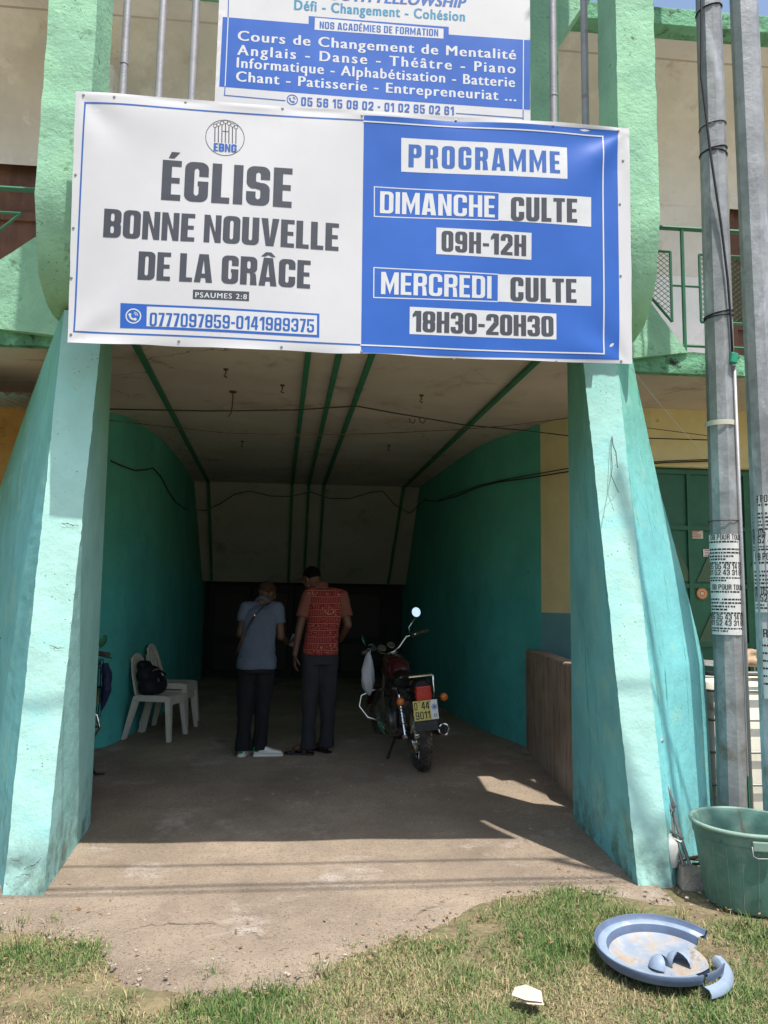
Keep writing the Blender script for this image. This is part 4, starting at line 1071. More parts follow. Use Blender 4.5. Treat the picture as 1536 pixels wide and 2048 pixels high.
# ================================================================== green bin
Bn = empty('plastic_bin', (2.40, 4.22, 0)); tag(Bn, 'worn green plastic tub with wire handle at the right edge', 'bin')
mb = MB()
prof = [(0,.012),(.205,.012),(.217,.0),(.225,.03),(.268,.335),(.268,.35),(.276,.352),(.280,.405),(.270,.412),(.262,.40),(.255,.33),(.213,.04),(.0,.03)]
mb.lathe(prof, 56); mb.build('tub', MT['bin'], Bn, smooth=35)
mb = MB(); mb.tube([(.282*math.cos(a), .282*math.sin(a), .412) for a in np.linspace(0, 2*PI, 57)], .0125, 8, False); mb.build('rim', MT['bin_rim'], Bn, smooth=True)
mb = MB()
for a in np.linspace(R(185), R(320), 9): mb.tube([(.228*math.cos(a), .228*math.sin(a), .04), (.268*math.cos(a), .268*math.sin(a), .33)], .0016, 4)
mb.build('rib', MT['bin_rim'], Bn)
a = R(-104); c = Vector((.283*math.cos(a), .283*math.sin(a), .365)); Mz = Matrix.Rotation(a+PI/2, 3, 'Z')
mb = MB(); mb.rbox(c, (.10,.022,.05), Mz); mb.build('handle_bracket', MT['bin_rim'], Bn, bevel=.006)
mb = MB(); mb.tube([c+Mz @ Vector(q) for q in ((-.055,-.012,.0),(-.052,-.016,-.045),(-.03,-.016,-.056),(.045,-.016,-.052),(.05,-.016,-.045))], .0025, 6); mb.build('wire_handle', MT['pipe'], Bn, smooth=True)

# ================================================================== broken basin and its shard
Bs = empty('broken_basin', (1.575, 3.52, .0), R(0)); Bs.rotation_euler = (R(3), R(-3), R(12))
Bs.scale = (.96,.96,.85); tag(Bs, 'broken blue plastic basin lying upturned on the grass with a torn rim', 'basin')
Zb = .022
mb = MB()
mb.lathe([(0,Zb),(.17,Zb+.002),(.205,Zb+.008),(.226,Zb+.022)], 64, None, R(5), R(298)); mb.lathe([(0,Zb-.004),(.17,Zb-.003),(.205,Zb+.003),(.23,Zb+.018)], 64, None, R(5), R(298))
mb.lathe([(0,Zb),(.17,Zb+.002),(.212,Zb+.010)], 20, None, R(-62), R(5)); mb.lathe([(0,Zb-.004),(.17,Zb-.003),(.212,Zb+.005)], 20, None, R(-62), R(5))
mb.build('dish', MT['basin'], Bs, smooth=40)
mb = MB(); mb.lathe([(.226,Zb+.022),(.234,Zb+.058),(.236,Zb+.062)], 64, None, R(5), R(298)); mb.lathe([(.230,Zb+.018),(.238,Zb+.058)], 64, None, R(5), R(298)); mb.build('dish_wall', MT['basin_edge'], Bs, smooth=40)
mb = MB(); mb.lathe([(.236,Zb+.062),(.241,Zb+.066),(.268,Zb+.067),(.273,Zb+.065)], 64, None, R(5), R(272)); mb.build('rim', MT['basin_rim'], Bs, smooth=40)
mb = MB()
for a, b in ((R(5),R(272)), (R(276),R(304))): mb.lathe([(.273,Zb+.065),(.278,Zb+.070),(.286,Zb+.088),(.291,Zb+.089),(.293,Zb+.085),(.288,Zb+.060),(.283,Zb+.040),(.279,Zb+.042)], 60, None, a, b)
mb.build('lip', MT['basin_edge'], Bs, smooth=40)
for cx, rx, rot in ((-.045,.048,.6),(.062,.058,-.5)):
    mb = MB(); mb.X = Matrix.Translation((cx,-.06,Zb)) @ Matrix.Rotation(rot, 4, 'Z') @ Matrix.Rotation(.35 if cx < 0 else -.1, 4, 'Y')
    mb.lathe([(rx,0),(rx*.98,.02),(rx*.80,.043),(rx*.5,.058),(rx*.2,.064),(0,.065)], 22, None, R(-40), R(230)); mb.lathe([(rx*.92,0),(rx*.9,.02),(rx*.74,.04),(rx*.45,.053),(0,.06)], 22, None, R(-40), R(230))
    mb.build('knob_half', MT['basin_rim'], Bs, smooth=45)
mb = MB(); mb.X = Matrix.Translation((1.53,3.52,.010)) @ Matrix.Diagonal((.97,.97,.7,1)) @ Matrix.Rotation(R(-8), 4, 'Z') @ Matrix.Rotation(R(3), 4, 'Y')
mb.lathe([(.296,.004),(.300,.034),(.312,.05),(.340,.046),(.352,.028),(.353,.006),(.349,.004),(.347,.026),(.338,.041),(.313,.045),(.304,.031),(.300,.003)], 26, None, R(-62), R(8))
sh = mb.build('rim_shard', MT['basin_rim'], smooth=40)
tag(sh, 'curved pale blue shard snapped off the rim of the broken basin, beside it', 'shard')
# folded paper scrap
p = on('z', .03, 1055, 1998)
mb = MB(); mb.X = Matrix.Translation((p.x,p.y,.045)) @ Matrix.Rotation(R(-25), 4, 'Z') @ Matrix.Rotation(R(6), 4, 'X')
mb._add([(-.06,-.02,0),(.0,-.045,.006),(.065,-.03,.002),(.05,.03,.008),(-.01,.035,.02),(-.055,.03,.004),(.02,.0,.024)], [(0,1,6,4,5),(1,2,6),(2,3,6),(3,4,6)])
mb._add([(-.05,-.015,-.006),(.01,-.05,-.004),(.07,-.035,-.005),(.045,.03,-.004),(-.05,.028,-.006)], [(0,1,2,3,4)])
tag(mb.build('paper_scrap', paint('card', (.62,.52,.42), .85, .1, 12, .1, 60, world=False)), 'small folded scrap of pale card lying on the grass', 'paper')

# ================================================================== clutter between pillar and bin
def tube_obj(name, pts, r, mat, label, cat, group=None, n=8):
    mb = MB(); mb.tube(pts, r, n); return tag(mb.build(name, mat, smooth=40), label, cat, group)
Cf = empty('folding_frame', (2.25, 5.0, 0)); tag(Cf, 'bent grey metal chair frame leaning against the wing of the right pillar', 'metal frame')
oo = Vector((-2.25,-5.0,0))
def cf(pts, r, nm): mb = MB(); mb.tube(pts, r, 8); mb.build(nm, MT['steel'], Cf, smooth=40, loc=oo)
q = lambda u, v, y: on('y', y, u, v)
cf([q(1337,1572,4.60), q(1351,1640,4.56), q(1366,1690,4.52), q(1387,1750,4.47)], .011, 'leg')
cf([q(1322,1545,4.60), q(1340,1632,4.55), q(1354,1690,4.51), q(1366,1730,4.48)], .011, 'leg')
cf([q(1318,1535,4.59), q(1351,1612,4.55), q(1344,1622,4.54), q(1312,1560,4.58)], .008, 'cross_bar')
cf([q(1330,1655,4.52), q(1367,1677,4.49), q(1361,1684,4.49), q(1326,1666,4.52)], .008, 'cross_bar')
mb = MB(); a = q(1340,1722,4.50); mb.tube([a+Vector((-.01,0,.15)), a+Vector((-.008,0,.135)), a+Vector((0,0,.10)), a+Vector((.005,0,.01)), a+Vector((.01,0,-.03))], [.02,.024,.045,.046,.03], 14)
tag(mb.build('plastic_container', MT['white'], smooth=50), 'dirty white plastic container half hidden behind the right pillar foot', 'container')
mb = MB(); a = q(1316,1476,4.60); mb.tube([a+Vector((-.06,.03,.10)), a+Vector((-.03,.01,.05)), a+Vector((.0,-.01,-.02))], [.022,.028,.034], 16, False)
mb.tube([a+Vector((-.06,.03,.10)), a+Vector((-.03,.01,.05)), a+Vector((.0,-.01,-.02))], [.020,.026,.032], 16, False)
tag(mb.build('gutter_pipe', MT['sheet'], smooth=50), 'short dented metal pipe end sticking out behind the right pillar', 'pipe')
mb = MB(); mb.tube([(2.135,4.56,.0),(2.135,4.56,.02)], .01); mb = MB()
p = q(1392,1800,4.42)
mb.hexa([(2.10,4.38,-.01),(2.28,4.36,-.01),(2.32,4.54,-.01),(2.13,4.56,-.01)], [(2.12,4.42,.10),(2.26,4.40,.085),(2.29,4.52,.08),(2.15,4.54,.115)])
tag(mb.build('concrete_block', MT['block'], bevel=.015), 'broken lump of pale concrete between the right pillar foot and the bin', 'rubble')
for i in range(9):
    a = Vector((random.uniform(2.05,2.35), random.uniform(4.5,4.85), .012+.012*i)); an = random.uniform(-.6,.6); l = random.uniform(.12,.3)
    mb = MB(); mb.tube([a-Vector((math.cos(an)*l/2, math.sin(an)*l/2, 0)), a+Vector((0,0,.01)), a+Vector((math.cos(an)*l/2, math.sin(an)*l/2, .01))], random.uniform(.006,.012), 6)
    tag(mb.build('stick', MT['stick'], smooth=40), 'dry brown stick in the little debris pile behind the bin', 'stick', 'debris sticks')

# ================================================================== wires and hooks
def sag(a, b, d, n=14, jit=0.0):
    a, b = Vector(a), Vector(b)
    return [a.lerp(b, i/n)+Vector((0,0,-d*4*(i/n)*(1-i/n)+random.uniform(-jit,jit))) for i in range(n+1)]
W1 = [on('y', y, u, v) for u, v, y in ((215,818,5.6),(420,822,5.6),(590,820,5.6),(712,812,5.6),(800,828,5.7),(930,850,6.0),(1060,862,6.4),(1140,872,6.6),(1420,880,6.6))]
tube_obj('electric_wire', W1, .0055, MT['wire'], 'dark cable strung straight across the passage mouth under the ceiling', 'wire', 'wires across the passage')
W2 = [on('y', y, u, v) for u, v, y in ((215,840,5.6),(300,850,5.7),(450,866,5.8),(600,870,5.8),(740,868,5.9),(900,860,6.1),(1010,852,6.3),(1140,836,6.5),(1420,872,6.64))]
tube_obj('electric_wire', W2, .0035, MT['rust_wire'], 'thin rusty wire sagging below the dark cable across the passage mouth', 'wire', 'wires across the passage')
def on_wall(P, u, v, off):
    best = None
    for (a, b) in zip(P, P[1:]):
        for i in range(40):
            x = a[0]+(b[0]-a[0])*i/40; y = a[1]+(b[1]-a[1])*i/40; p = on('y', y, u, v); d = abs(p.x-x)
            if best is None or d < best[0]: best = (d, p)
    return best[1]+Vector((off, -.02, 0))
W3 = [on_wall(PLl, u, v, .02) for u, v in ((218,922),(240,932),(268,942),(290,940),(303,936),(318,952),(335,985),(350,1005),(366,1017))]
W3 += [on('y', 12.22, u, v) for u, v in ((385,1020),(410,1021),(440,1008),(470,988),(500,982),(540,992),(580,993),(620,984),(660,997),(700,997),(740,985),(765,982),(790,1010),(820,1027)) for _ in (0,)]
for i in range(9, len(W3)):
    zf = (CZ-W3[i].z)/(ZB-ZD)*(YD-YB); W3[i] = on('y', YB+max(0, zf)-.06, *((385,1020),(410,1021),(440,1008),(470,988),(500,982),(540,992),(580,993),(620,984),(660,997),(700,997),(740,985),(765,982),(790,1010),(820,1027))[i-9])
W3 += [on_wall(PLr, u, v, -.03) for u, v in ((852,1000),(880,1003),(920,992),(960,975),(1000,965),(1060,957))]
W3 += [on('y', 6.95, 1138, 943), on('y', 6.68, 1330, 925), on('y', 6.68, 1420, 922)]
tube_obj('electric_wire', W3, .007, MT['wire'], 'twisted black cable looping along both passage walls and the sloping soffit', 'wire')
W4 = [p+Vector((0,-.012,.02+.012*math.sin(i*1.7))) for i, p in enumerate(W3[-8:])]
tube_obj('electric_wire', W4, .005, MT['wire'], 'second black cable twisted round the first on the right passage wall', 'wire')
a = on('y', 4.36, 1262, 736); b = on('y', 5.03, 1425, 925)
tube_obj('stay_wire', sag(a, b, .02), .0013, MT['pipe'], 'thin pale stay wire from the banner corner down to the left pole', 'wire')
for i, (u, v) in enumerate(((466,783),(452,738),(485,882),(565,770),(843,790),(778,890))):
    p = on('z', CZ, u, v); mb = MB()
    mb.lathe([(0,-.012),(.03 if i == 0 else .018,-.010),(.035 if i == 0 else .022,0)], 12, Matrix.Translation((p.x,p.y,CZ)))
    L = .20 if i == 0 else .06
    mb.tube([(p.x,p.y,CZ-.005),(p.x,p.y,CZ-L*.6),(p.x-.012,p.y,CZ-L),(p.x-.035 if i == 0 else p.x+.012,p.y,CZ-L*1.15)], .006, 6)
    tag(mb.build('ceiling_hook', MT['rust_wire']), 'long rusty hook hanging from a plate near the left ceiling ridge' if i == 0 else 'short rusty hook stub in the passage ceiling', 'hook', None if i == 0 else 'short ceiling hooks')
mb = MB()
for k, u in enumerate((818, 838)):
    p = on('y', 5.8, u, 836); mb.tube([p, p+Vector((.01,0,-.03)), p+Vector((.035,0,-.04)), p+Vector((.05,0,-.01))], .004, 6)
tag(mb.build('wire_loops', MT['wire']), 'two small loose loops hanging from the dark cable', 'wire')
mb = MB(); p = on('y', 4.40, 1222, 875); 
mb.tube([on('y',4.70,1224,873), on('y',4.68,1226,890), on('y',4.66,1232,905), on('y',4.45,1235,935)], .003, 5); mb.tube([on('y',4.69,1222,880), on('y',4.64,1222,950), on('y',4.62,1237,985)], .002, 5)
tag(mb.build('wire_end', MT['wire']), 'loose black wire end hanging on the front of the right pillar', 'wire')

# overhead line cables that cross in front of the building, high above the picture
for i, (y, z, r) in enumerate(((3.25, 5.3, .013), (2.62, 6.0, .016), (2.45, 6.1, .012))):
    tube_obj('overhead_cable', sag((-14, y-.3, z+.6), (14, y+.1*i, z+.6), .5), r, MT['cable'], 'black overhead line cable running along the street above the photo', 'cable', 'overhead cables')
for a, b in (((2.8,2.68),(3.31,2.09)), ((2.78,2.10),(3.36,1.6))):
    a = Vector((*a, 8.5)); b = Vector((*b, 8.5)); d = (b-a).normalized()
    tube_obj('overhead_cable_bundle', [a, a.lerp(b, .5), b, b+d*9], .042, MT['cable'], 'thick twisted cable bundle crossing the street diagonally above the photo', 'cable', 'overhead cable bundles')

# ================================================================== chairs
def make_chair(label):
    """armless moulded plastic chair, faces +x, origin on the floor under the seat centre"""
    c = empty('plastic_chair'); tag(c, label, 'chair', 'white plastic chairs by the left wall')
    mb = MB()
    def seatf(s, t):
        x = -.20+.41*s; y = (t-.5)*(.40-.03*(1-s)); dz = -.012*math.sin(PI*s)*math.sin(PI*t)-.02*max(0, (s-.85)/.15)**2
        return (x, y, .44+dz)
    mb.grid(seatf, 16, 12); mb.grid(lambda s, t: Vector(seatf(s, t))+Vector((0,0,-.008)), 16, 12)
    for k in (0, 1):
        mb.grid(lambda s, t: Vector(seatf(s, k))+Vector((0,(.006 if k else -.006)*t*2,-.06*t)), 16, 3)
    mb.grid(lambda s, t: Vector(seatf(1, s))+Vector((.008*t,0,-.07*t)), 12, 3); mb.grid(lambda s, t: Vector(seatf(0, s))+Vector((-.004*t,0,-.05*t)), 12, 3)
    mb.build('seat', MT['chair'], c, smooth=40)
    # back: arched frame with splayed slats
    mb = MB(); P = []
    for i in range(33):
        t = i/32; a = PI*t
        y = .195*math.cos(a)*(1 if abs(math.cos(a)) < .999 else 1); h = .40*(math.sin(a)**.55)
        P.append(Vector((-.20-.13*h/.40*.9, y*(1-.10*(h/.40)), .44+h)))
    for w0, w1, dx in ((.0,.055,0),):
        rings = []
        for i, p in enumerate(P):
            tv = (P[min(i+1,32)]-P[max(i-1,0)]).normalized(); inw = (Vector((-.26,0,.60))-p); inw = (inw-tv*inw.dot(tv)).normalized()
            nn = tv.cross(inw).normalized()
            wd = .045
            rings.append([p-nn*.009, p+inw*wd-nn*.005, p+inw*wd+nn*.005, p+nn*.009])
        mb.loft(rings)
    mb.build('back_frame', MT['chair'], c, smooth=50)
    mb = MB()
    for yb, yt in ((-.10,-.135),(-.035,-.045),(.035,.045),(.10,.135)):
        b = Vector((-.20,yb,.43)); m_ = Vector((-.268,yb*.9,.62)); t = Vector((-.315,yt*.8,.80))
        pr = []
        for q_, w in ((b,.022),(m_,.016),(t,.026)): pr.append([q_+Vector((-.004,-w,0)), q_+Vector((-.004,w,0)), q_+Vector((.004,w,0)), q_+Vector((.004,-w,0))])
        mb.loft(pr)
    mb.build('back_slats', MT['chair'], c, smooth=50)
    for sx, sy in ((1,-1),(1,1),(-1,-1),(-1,1)):
        mb = MB(); tp = Vector((.175*sx if sx > 0 else -.185, .17*sy, .43)); bt = Vector((.225*sx if sx > 0 else -.30, .215*sy, .0))
        rings = []
        for k in range(6):
            t = k/5; p = tp.lerp(bt, t); w = .036-.012*t; ox = sx*.5
            # open U section: front web with two flanges
            a = [(w*sx,-w),(w*sx,w),(-w*.7*sx,w),(-w*.7*sx,w-.006),(w*sx-.006*sx,w-.006),(w*sx-.006*sx,-w+.006),(-w*.7*sx,-w+.006),(-w*.7*sx,-w)]
            rings.append([p+Vector((x, y, 0)) for x, y in a])
        mb.loft(rings); mb.build('leg', MT['chair'], c, smooth=30)
    return c
ch1 = make_chair('front white plastic chair by the left wall with a black bag on its seat')
ch1.location = (-1.55, 8.22, .17); ch1.rotation_euler = (0, 0, R(-14)); ch1.scale = (.9,.95,1)
ch2 = copy_tree(ch1); ch2.location = (-1.50, 8.68, .17); ch2.rotation_euler = (0,0,R(-8)); ch2['label'] = 'lower chair of the stacked pair behind the chair that carries the black bag'
ch3 = copy_tree(ch1); ch3.location = (-1.49, 8.675, .245); ch3.rotation_euler = (0,0,R(-8)); ch3['label'] = 'upper chair of the stacked pair, nearer the dark doors than the bag chair'
bpy.context.view_layer.update()
# black bag on the front chair
mb = MB(); 
for a, b, ra, rb in (((0,-.10,.10),(0,.10,.10),.10,.10), ((-.02,-.09,.22),(-.02,.09,.22),.085,.085), ((-.05,-.05,.33),(-.05,.06,.32),.05,.05)): mb.capsule(a, b, ra, rb)
bg_ = link('shoulder_bag', remeshed(mb, .012, 4), MT['bag'], smooth=True); bg_.location = (-1.60, 8.20, .595); bg_.rotation_euler = (0, R(-16), R(-16)); 
tag(bg_, 'black zipped bag slumped on the seat of the front plastic chair', 'bag')
mb = MB(); mb.tube([(-.06,-.06,.35),(-.02,-.11,.30),(.06,-.13,.2),(.085,-.10,.10)], .011, 6); mb.tube([(.03,.10,.26),(.12,.08,.18),(.13,.02,.16),(.11,-.01,.12)], .010, 6); mb.build('strap', MT['bag'], bg_, smooth=True)
mb = MB(); mb.tube([(.075,-.09,.24),(.09,-.03,.25),(.085,.05,.245)], .004, 5); mb.lathe([(.012,0),(.018,.003),(.012,.006)], 10, Matrix.Translation((.10,-.06,.14)) @ Matrix.Rotation(PI/2, 4, 'Y')); mb.build('zip', MT['pipe'], bg_)

# ================================================================== motorcycles
def wheel(parent, name, c, R0, w, steer=None, knobs=True):
    wv = empty(name, c, 0, parent) if False else None
    def X(): 
        m_ = MB(); m_.X = Matrix.Translation(Vector(c)) @ (steer or Matrix.Identity(4)) @ Matrix.Rotation(PI/2, 4, 'Y'); return m_
    t = X(); r = R0
    prof = [(r-.085,-w*.30),(r-.06,-w*.46),(r-.03,-w*.5),(r-.010,-w*.36),(r-.002,-w*.15),(r,0),(r-.002,w*.15),(r-.010,w*.36),(r-.03,w*.5),(r-.06,w*.46),(r-.085,w*.30),(r-.085,-w*.30)]
    t.lathe(prof, 48)
    if knobs:
        for k in range(44):
            a = 2*PI*k/44
            for j, off in enumerate((-.36,-.12,.12,.36)):
                a2 = a+(PI/44 if j % 2 else 0); rr = r+(.004 if abs(off) < .2 else -.008)
                M3 = Matrix.Rotation(a2, 3, 'Z')
                t.rbox(M3 @ Vector((rr,0,w*off)), (.012,.024,w*.17), M3)
    wh = t.build(name, MT['rubber'], parent, smooth=35)
    q = X(); q.lathe([(r-.086,-w*.28),(r-.10,-w*.22),(r-.10,w*.22),(r-.086,w*.28)], 40); q.lathe([(.0,-.05),(.045,-.05),(.03,-.02),(.03,.02),(.045,.05),(0,.05)], 20)
    for k in range(18):
        a = 2*PI*k/18; b = a+(.5 if k % 2 else -.5)
        q.tube([(.035*math.cos(b),.035*math.sin(b),.035*(1 if k % 2 else -1)),((r-.098)*math.cos(a),(r-.098)*math.sin(a),0)], .002, 4)
    q.build('rim', MT['chrome'], wh, smooth=40)
    return wh
def make_motorcycle(label):
    m0 = empty('motorcycle'); tag(m0, label, 'motorcycle')
    def P(mb, n, mt, par=None, **k): return mb.build(n, MT[mt], par or m0, **k)
    wheel(m0, 'rear_wheel', (0,0,.30), .30, .105)
    ST = R(24)
    pv = Vector((0,.98,.85)); axis = Vector((0,.42,-.91)).normalized()
    SM = Matrix.Translation(pv) @ Matrix.Rotation(-ST, 4, axis) @ Matrix.Translation(-pv)
    fc_ = Vector((0,1.26,.29))
    fcs_ = SM @ fc_
    wheel(m0, 'front_wheel', fcs_, .29, .085, Matrix.Rotation(ST, 4, 'Z'), True)
    t = MB(); t.tube([(-.075,0,.30),(-.07,.40,.34)], .02, 8); t.tube([(.075,0,.30),(.07,.40,.34)], .02, 8); t.tube([(-.085,0,.30),(.085,0,.30)], .012, 8); P(t, 'swing_arm', 'black', smooth=40)
    for sx in (-1, 1):
        t = MB(); t.tube([(.115*sx,.03,.30),(.12*sx,.13,.66)], .012, 8); t.lathe([(.026,0),(.030,.01),(.030,.03),(.02,.035)], 12, Matrix.Translation((.115*sx,.03,.285)))
        a = Vector((.1165*sx,.055,.40)); b = Vector((.1195*sx,.12,.63)); L = []
        for k in range(90):
            q = a.lerp(b, k/89); an = k*2*PI/10; L.append(q+Vector((.026*math.cos(an), .026*math.sin(an), 0)))
        t.tube(L, .0045, 5); P(t, 'shock_absorber', 'chrome', smooth=40)
    t = MB()
    for sx in (-1, 1):
        t.tube([(.10*sx,-.18,.74),(.10*sx,.30,.72),(.08*sx,.62,.74),(.03*sx,.93,.86)], .014, 8)
        t.tube([(.08*sx,.36,.70),(.09*sx,.42,.40),(.09*sx,.46,.27),(.09*sx,.78,.26),(.03*sx,.95,.72)], .014, 8)
    P(t, 'frame', 'black', smooth=40)
    t = MB(); t.box(-.11,.11,.46,.76,.28,.46); t.box(-.075,.075,.62,.78,.461,.52)
    for k in range(8): t.box(-.085+.002*k,.085-.002*k,.61,.80,.53+.024*k,.54+.024*k)
    t.box(-.05,.05,.64,.77,.52,.72); t.lathe([(0,-.16),(.085,-.16),(.095,-.14),(.095,.14),(.085,.16),(0,.16)], 20, Matrix.Translation((0,.56,.37)) @ Matrix.Rotation(PI/2, 4, 'Y'))
    P(t, 'engine', 'greyeng', bevel=.006)
    t = MB(); t.tube([(.05,.80,.60),(.10,.90,.42),(.14,.80,.27),(.15,.5,.26),(.155,.25,.30)], .02, 10); ex = P(t, 'exhaust_pipe', 'chrome', smooth=40)
    t = MB(); D = Vector((.02,-.62,.09)).normalized(); B0 = Vector((.155,.30,.30))
    t.tube([B0, B0+D*.06, B0+D*.12, B0+D*.52, B0+D*.55], [.022,.036,.046,.050,.046], 20, False); t.tube([B0+D*.53, B0+D*.545], [.040,.040], 18); P(t, 'silencer', 'black', ex, smooth=40)
    t = MB(); e = B0+D*.552; M4 = D.to_track_quat('Z','Y').to_matrix().to_4x4(); t.lathe([(.040,-.004),(.050,-.002),(.051,.004),(.044,.007),(.040,.003)], 24, Matrix.Translation(e) @ M4); t.lathe([(.012,0),(.016,.006),(.013,.012)], 14, Matrix.Translation(e) @ M4); P(t, 'silencer_ring', 'chrome', ex, smooth=40)
    # rear mudguard, tail, lamp, plate
    t = MB()
    t.loft([[(x, -.02-.36*math.cos(a)*.98-.0, .30+.40*math.sin(a)*1.0+z0) for x, z0 in ((-.075,-.02),(-.06,.012),(0,.02),(.06,.012),(.075,-.02))] for a in np.linspace(R(22), R(100), 12)], closed=False, cap=False)
    P(t, 'rear_mudguard', 'black', smooth=60)
    t = MB(); t.loft([[(-.10,-.345,.40),(.10,-.345,.40),(.10,-.335,.40),(-.10,-.335,.40)], [(-.10,-.35,.46),(.10,-.35,.46),(.10,-.34,.46),(-.10,-.34,.46)], [(-.085,-.335,.50),(.085,-.335,.50),(.085,-.325,.50),(-.085,-.325,.50)]]); P(t, 'mud_flap', 'flap', bevel=.004)
    t = MB()
    t.loft([[(w*math.cos(a), y, z+h*math.sin(a)) for a in np.linspace(0, 2*PI, 17)[:-1]] for y, z, w, h in ((-.27,.765,.06,.05),(-.20,.765,.085,.07),(.0,.745,.10,.07),(.2,.74,.10,.05))]); P(t, 'tail_cowl', 'black', smooth=50)
    t = MB(); t.loft([[(x, y, z) for x, z in ((-w,.655),(w,.655),(w+.003,.70),(w*.97,.775),(-w*.97,.775),(-w-.003,.70))] for y, w in ((-.26,.066),(-.315,.070),(-.33,.062))]); P(t, 'tail_lamp', 'redlamp', bevel=.006)
    PM = Matrix.Translation((0,-.345,.575)) @ Matrix.Rotation(R(-8), 4, 'X')
    t = MB(); t.X = PM; t.rbox((0,0,0), (.215,.004,.165)); pl = P(t, 'number_plate', 'plate_yellow', bevel=.002)
    t = MB(); t.X = PM; t.rbox((.075,-.0028,0), (.062,.0016,.158)); P(t, 'white_strip', 'white', pl)
    def ptxt(body, x0, z0, w, h, S=.13):
        mb = MB(); mb.X = PM; x = 0; G = [block_glyph(c, S=S, Bh=.12) for c in body]; tot = sum(q[1] for q in G)+.12*(len(G)-1); n = 0
        for Pg, gw in G:
            for poly in Pg: mb._add([(x0+(x+a)/tot*w, -.0042-.00003*n, z0+b*h) for a, b in poly], [tuple(range(len(poly)))]); n += 1
            x += gw+.12
        P(mb, 'lettering', 'ink', pl)
    ptxt('D', -.098, .008, .026, .062); ptxt('44', -.035, .008, .068, .062); ptxt('9011', -.095, -.07, .128, .062); ptxt('CI', .066, -.062, .026, .026)
    t = MB(); t.X = PM @ Matrix.Translation((.077,-.0042,.022)) @ Matrix.Rotation(PI/2, 4, 'X'); t.lathe([(.019,0),(.024,.0004)], 24); t.rbox((0,0,.0004), (.024,.022,.0006)); P(t, 'round_emblem', 'print_blue', pl)
    t = MB(); t.X = PM
    for x in (-.05,.04): t.lathe([(0,.006),(.008,.005),(.009,0)], 10, Matrix.Translation((x,-.002,.072)) @ Matrix.Rotation(PI/2, 4, 'X'))
    P(t, 'bolt', 'steel', pl)
    for sx in (-1, 1):
        t = MB(); t.tube([(.06*sx,-.20,.66),(.16*sx,-.235,.655)], .008, 8); st_ = P(t, 'indicator_stem', 'black')
        t = MB(); t.ball((.195*sx,-.25,.655), (.036,.03,.036), 10); P(t, 'indicator', 'amber', st_, smooth=True)
    t = MB(); t.tube([(-.115,.20,.79),(-.12,.0,.83),(-.118,-.20,.845),(-.105,-.255,.855),(.105,-.255,.855),(.118,-.20,.845),(.12,.0,.83),(.115,.20,.79)], .0115, 8); t.tube([(.118,-.22,.845),(.112,-.25,.72),(.10,-.24,.66)], .008, 8); P(t, 'grab_rail', 'chrome', smooth=40)
    t = MB(); t.loft([[(w*c_, y, z+h*s_) for c_, s_ in ((-1,-1),(1,-1),(1.02,0),(.9,.7),(.5,1),(0,1.06),(-.5,1),(-.9,.7),(-1.02,0))] for y, z, w, h in ((-.20,.80,.09,.02),(-.12,.80,.115,.045),(.15,.79,.12,.045),(.32,.775,.115,.04),(.50,.79,.085,.05),(.56,.80,.06,.03))]); P(t, 'seat', 'seat', smooth=60)
    t = MB(); t.loft([[(w*c_, y, z+h*s_) for c_, s_ in ((-.8,-1),(.8,-1),(1,-.3),(.95,.3),(.7,.8),(.3,1),(-.3,1),(-.7,.8),(-.95,.3),(-1,-.3))] for y, z, w, h in ((.50,.80,.06,.05),(.56,.83,.105,.08),(.70,.85,.135,.10),(.86,.87,.14,.10),(.96,.88,.11,.08),(1.0,.88,.06,.05))]); tk = P(t, 'fuel_tank', 'maroon', smooth=60)
    t = MB(); t.lathe([(0,.014),(.03,.012),(.036,0)], 18, Matrix.Translation((0,.84,.968))); P(t, 'filler_cap', 'chrome', tk, smooth=40)
    for sx in (-1, 1):
        t = MB(); t.prism([(.20,.52),(.42,.50),(.46,.70),(.26,.72)], 'x', .105*sx, .115*sx); P(t, 'side_cover', 'maroon', bevel=.004)
    t = MB(); t.tube([(-.10,.92,.62),(-.22,.92,.62),(-.34,.92,.58),(-.37,.9,.48),(-.30,.86,.37),(-.10,.80,.30)], .012, 10); P(t, 'crash_bar', 'chrome', smooth=True)
    t = MB(); t.tube([(.10,.92,.62),(.22,.92,.62),(.34,.92,.58),(.37,.9,.48),(.30,.86,.37),(.10,.80,.30)], .012, 10); P(t, 'crash_bar', 'chrome', smooth=True)
    t = MB(); t.tube([(-.09,.46,.27),(-.17,.40,.16),(-.26,.33,.012)], .012, 8); t.tube([(-.26,.33,.012),(-.33,.30,.006)], .010, 8); P(t, 'side_stand', 'black', smooth=40)
    for sx in (-1, 1):
        t = MB(); t.tube([(.09*sx,.34,.27),(.20*sx,.34,.27)], .014, 8); P(t, 'foot_peg', 'rubber', smooth=40)
        t = MB(); t.tube([(.09*sx,.16,.30),(.17*sx,.10,.36),(.22*sx,.10,.36)], .011, 8); P(t, 'foot_peg', 'rubber', smooth=40)
    # steering assembly
    def SX(): t = MB(); t.X = SM; return t
    t = SX()
    for sx in (-1, 1): t.tube([(.075*sx,.94,.96),(.075*sx,1.12,.60),(.075*sx,1.26,.29)], [.016,.018,.022], 10)
    P(t, 'fork', 'chrome', smooth=40)
    t = SX(); t.loft([[(x, 1.26+.33*math.cos(a), .29+.33*math.sin(a)+z0) for x, z0 in ((-.055,-.015),(-.035,.005),(.035,.005),(.055,-.015))] for a in np.linspace(R(20), R(150), 12)], closed=False, cap=False); P(t, 'front_mudguard', 'maroon', smooth=60)
